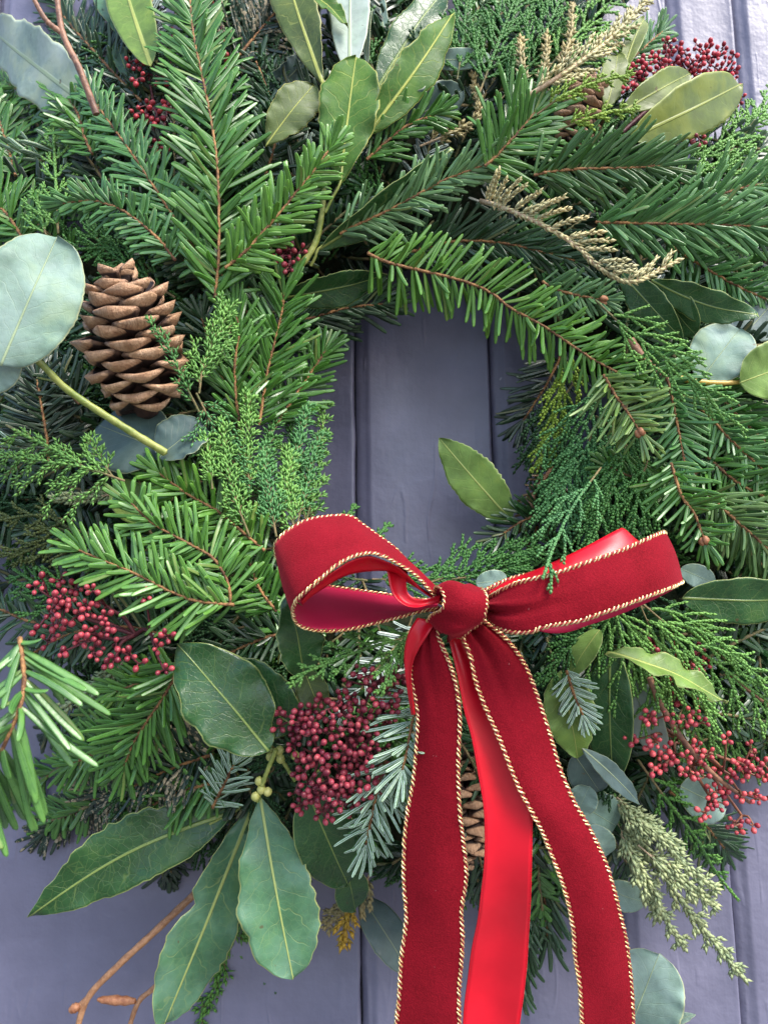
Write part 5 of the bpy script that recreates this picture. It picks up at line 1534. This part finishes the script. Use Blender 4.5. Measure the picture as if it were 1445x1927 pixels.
# ------------------------------------------------------------------ the bow
def bow():
    root = thing('ribbon_bow', 'red velvet and satin ribbon bow with gold edging and long hanging tails', 'bow', U(865, 1150, 0.15))
    V2 = (M_VELVET, M_BACK)
    S2 = (M_SATIN, M_SATIN)
    def z2(pts):
        return [(460 + x / 2.779, 920 + y / 2.779, d) for x, y, d in pts]
    def z3(pts):
        return [(925 + x / 2.779, 920 + y / 2.779, d) for x, y, d in pts]
    near = z2([(1030, 600, .158), (985, 545, .160), (900, 450, .165), (800, 385, .170), (720, 345, .174), (650, 332, .177), (560, 352, .180), (470, 402, .182), (395, 465, .183), (325, 525, .182), (272, 580, .179), (252, 640, .172), (275, 705, .163), (340, 735, .157), (430, 745, .153), (550, 735, .150), (690, 703, .149), (810, 675, .149), (910, 648, .150), (1020, 625, .152)])
    far = z2([(1010, 545, .150), (950, 490, .146), (870, 400, .142), (790, 310, .140), (700, 243, .140), (620, 185, .141), (550, 140, .143), (440, 142, .146), (330, 162, .149), (240, 208, .151), (180, 260, .151), (158, 305, .147), (185, 400, .136), (280, 480, .127), (400, 505, .122), (520, 522, .121), (650, 540, .122), (780, 560, .126), (890, 580, .134), (1010, 600, .146)])
    ribbon('left_loop', root, near, far, V2, n=130, cols=15, bulge=0.0012, edge=(0, 1), edger=4.1, flip=False, wave=0.0004, pinch=(0.0012, 0.001))
    # satin ribbon inside the left loop: an arch, then an S fold down to the knot
    a = z2([(1000, 575, .156), (930, 530, .160), (860, 455, .164), (800, 405, .168), (735, 375, .171), (650, 350, .174), (560, 372, .177), (480, 420, .179), (410, 470, .179), (350, 525, .176), (300, 580, .170)])
    b = z2([(985, 560, .150), (915, 520, .152), (850, 480, .155), (800, 440, .158), (740, 424, .161), (650, 426, .164), (560, 440, .167), (490, 466, .169), (420, 510, .169), (350, 556, .168), (300, 600, .164)])
    ribbon('satin_loop', root, a, b, S2, n=70, cols=8, bulge=0.0008)
    a = z2([(735, 400, .160), (748, 450, .160), (760, 515, .160), (790, 575, .161), (840, 612, .162), (900, 622, .163), (960, 610, .163), (1022, 595, .162)])
    b = z2([(850, 400, .153), (850, 450, .156), (845, 500, .158), (855, 545, .160), (890, 575, .161), (930, 580, .162), (975, 572, .161), (1022, 560, .160)])
    ribbon('satin_fold', root, a, b, S2, n=60, cols=8, bulge=0.0016)
    # right loop: the front band, its bend, and the band behind it
    top = z3([(-60, 590, .152), (0, 556, .160), (60, 522, .166), (130, 492, .170), (200, 474, .172), (270, 458, .173), (340, 440, .174), (400, 420, .174), (470, 394, .174), (540, 370, .173), (620, 341, .172), (700, 312, .170), (790, 272, .167), (860, 240, .162), (900, 226, .154), (900, 238, .145), (840, 270, .139), (700, 325, .136), (520, 385, .134), (350, 420, .134), (200, 445, .136), (80, 475, .140), (-40, 530, .146)])
    bot = z3([(-50, 640, .152), (-15, 690, .160), (25, 722, .166), (80, 744, .170), (130, 751, .172), (200, 748, .174), (250, 730, .175), (310, 714, .176), (400, 700, .176), (480, 684, .176), (560, 655, .176), (660, 620, .175), (770, 578, .172), (870, 540, .168), (960, 506, .160), (1000, 486, .148), (960, 520, .138), (820, 590, .132), (660, 660, .130), (500, 715, .130), (380, 752, .132), (240, 742, .138), (-20, 640, .146)])
    ribbon('right_loop', root, top, bot, V2, n=130, cols=15, bulge=0.0014, edge=(0, 1), edger=4.1, flip=False, wave=0.0008, upto=(1, 0.54), pinch=(0.0026, 0))
    top = z3([(-20, 540, .150), (60, 490, .153), (160, 448, .155), (270, 405, .156), (390, 350, .156), (500, 296, .155), (590, 248, .153), (660, 212, .150), (690, 206, .147), (740, 250, .142), (770, 290, .138), (640, 340, .136), (420, 420, .136), (160, 500, .140)])
    bot = z3([(-20, 575, .154), (60, 545, .158), (160, 510, .161), (270, 478, .163), (390, 445, .163), (500, 410, .162), (590, 380, .161), (680, 350, .158), (760, 330, .153), (810, 350, .147), (820, 390, .141), (680, 440, .138), (440, 520, .138), (160, 580, .141)])
    ribbon('satin_loop', root, top, bot, S2, n=80, cols=8, bulge=0.0006)
    # knot
    P0 = z2([(985, 560, .152), (1000, 526, .164), (1032, 540, .170), (1046, 575, .172), (1038, 620, .172), (1010, 655, .169), (962, 686, .162), (955, 692, .148)])
    rightp = z2([(1235, 545, .152), (1238, 512, .164), (1256, 530, .169), (1268, 580, .171), (1262, 640, .171), (1240, 700, .168), (1152, 768, .161), (1120, 772, .148)])
    mid = []
    A = spline([U(*p) for p in P0], 44)
    B = spline([U(*p) for p in rightp], 44)
    ribbon('knot', root, P0, rightp, V2, n=60, cols=22, bulge=0.0026, edge=(0, 1), edger=3.2, flip=True, wave=0.0022, seed=9, pinch=(0.0018, 0.0024))
    # tails
    l = [(812, 1165, .150), (795, 1185, .152), (782, 1210, .150), (775, 1240, .147), (773, 1268, .145), (780, 1301, .143), (787, 1345, .141), (784, 1400, .139), (777, 1472, .137), (766, 1533, .135), (760, 1594, .133), (759, 1659, .131), (764, 1731, .128), (755, 1803, .125), (751, 1875, .122), (742, 1960, .118)]
    r = [(830, 1175, .150), (822, 1190, .154), (834, 1219, .154), (848, 1255, .152), (857, 1290, .150), (864, 1345, .148), (863, 1400, .146), (862, 1460, .144), (865, 1530, .142), (871, 1580, .140), (877, 1650, .137), (868, 1713, .134), (870, 1767, .131), (867, 1821, .128), (863, 1875, .125), (866, 1960, .121)]
    ribbon('left_tail', root, l, r, V2, n=120, cols=15, bulge=0.0014, wave=0.0012, edge=(0, 1), edger=4.1, seed=4, flip=True, pinch=(0.0022, 0))
    l = [(786, 1163, .153), (770, 1190, .152), (762, 1225, .149), (763, 1262, .146), (768, 1300, .143), (776, 1345, .139)]
    r = [(822, 1168, .156), (805, 1195, .157), (788, 1222, .154), (777, 1248, .150), (774, 1280, .1465), (780, 1345, .142)]
    ribbon('satin_fold', root, l, r, S2, n=40, cols=8, bulge=0.001)
    l = [(838, 1180, .144), (843, 1194, .147), (852, 1233, .148), (863, 1280, .148), (874, 1337, .1475), (888, 1388, .147), (899, 1450, .1465), (910, 1515, .146), (913, 1569, .145), (912, 1623, .1425), (906, 1677, .138), (899, 1731, .133), (888, 1785, .128), (881, 1839, .124), (874, 1893, .122), (870, 1960, .12)]
    r = [(872, 1180, .144), (880, 1200, .147), (905, 1240, .1475), (925, 1290, .1475), (948, 1345, .147), (970, 1400, .1465), (985, 1460, .1455), (999, 1520, .145), (1000, 1569, .144), (999, 1623, .142), (997, 1695, .137), (993, 1760, .130), (990, 1814, .127), (984, 1868, .124), (978, 1910, .122), (972, 1960, .12)]
    ribbon('satin_tail', root, l, r, S2, n=110, cols=14, bulge=0.0022, wave=0.0007, seed=6, pinch=(0.0006, 0), selvedge=True)
    l = [(868, 1180, .150), (872, 1203, .154), (885, 1233, .155), (895, 1280, .154), (913, 1330, .153), (939, 1388, .152), (958, 1438, .151), (975, 1480, .150), (997, 1522, .149), (1019, 1562, .147), (1040, 1612, .145), (1058, 1659, .143), (1071, 1706, .140), (1080, 1756, .137), (1083, 1803, .134), (1091, 1857, .131), (1096, 1960, .126)]
    r = [(905, 1168, .150), (925, 1180, .153), (950, 1200, .152), (972, 1226, .151), (990, 1255, .150), (1006, 1295, .149), (1029, 1363, .148), (1040, 1399, .147), (1054, 1446, .146), (1080, 1508, .145), (1105, 1551, .143), (1123, 1587, .141), (1141, 1627, .139), (1157, 1680, .137), (1168, 1725, .134), (1178, 1765, .131), (1185, 1815, .128), (1189, 1870, .125), (1191, 1960, .12)]
    ribbon('right_tail', root, l, r, V2, n=120, cols=15, bulge=0.0014, wave=0.001, edge=(0, 1), edger=4.1, seed=5, flip=True, pinch=(0.0022, 0))
bow()
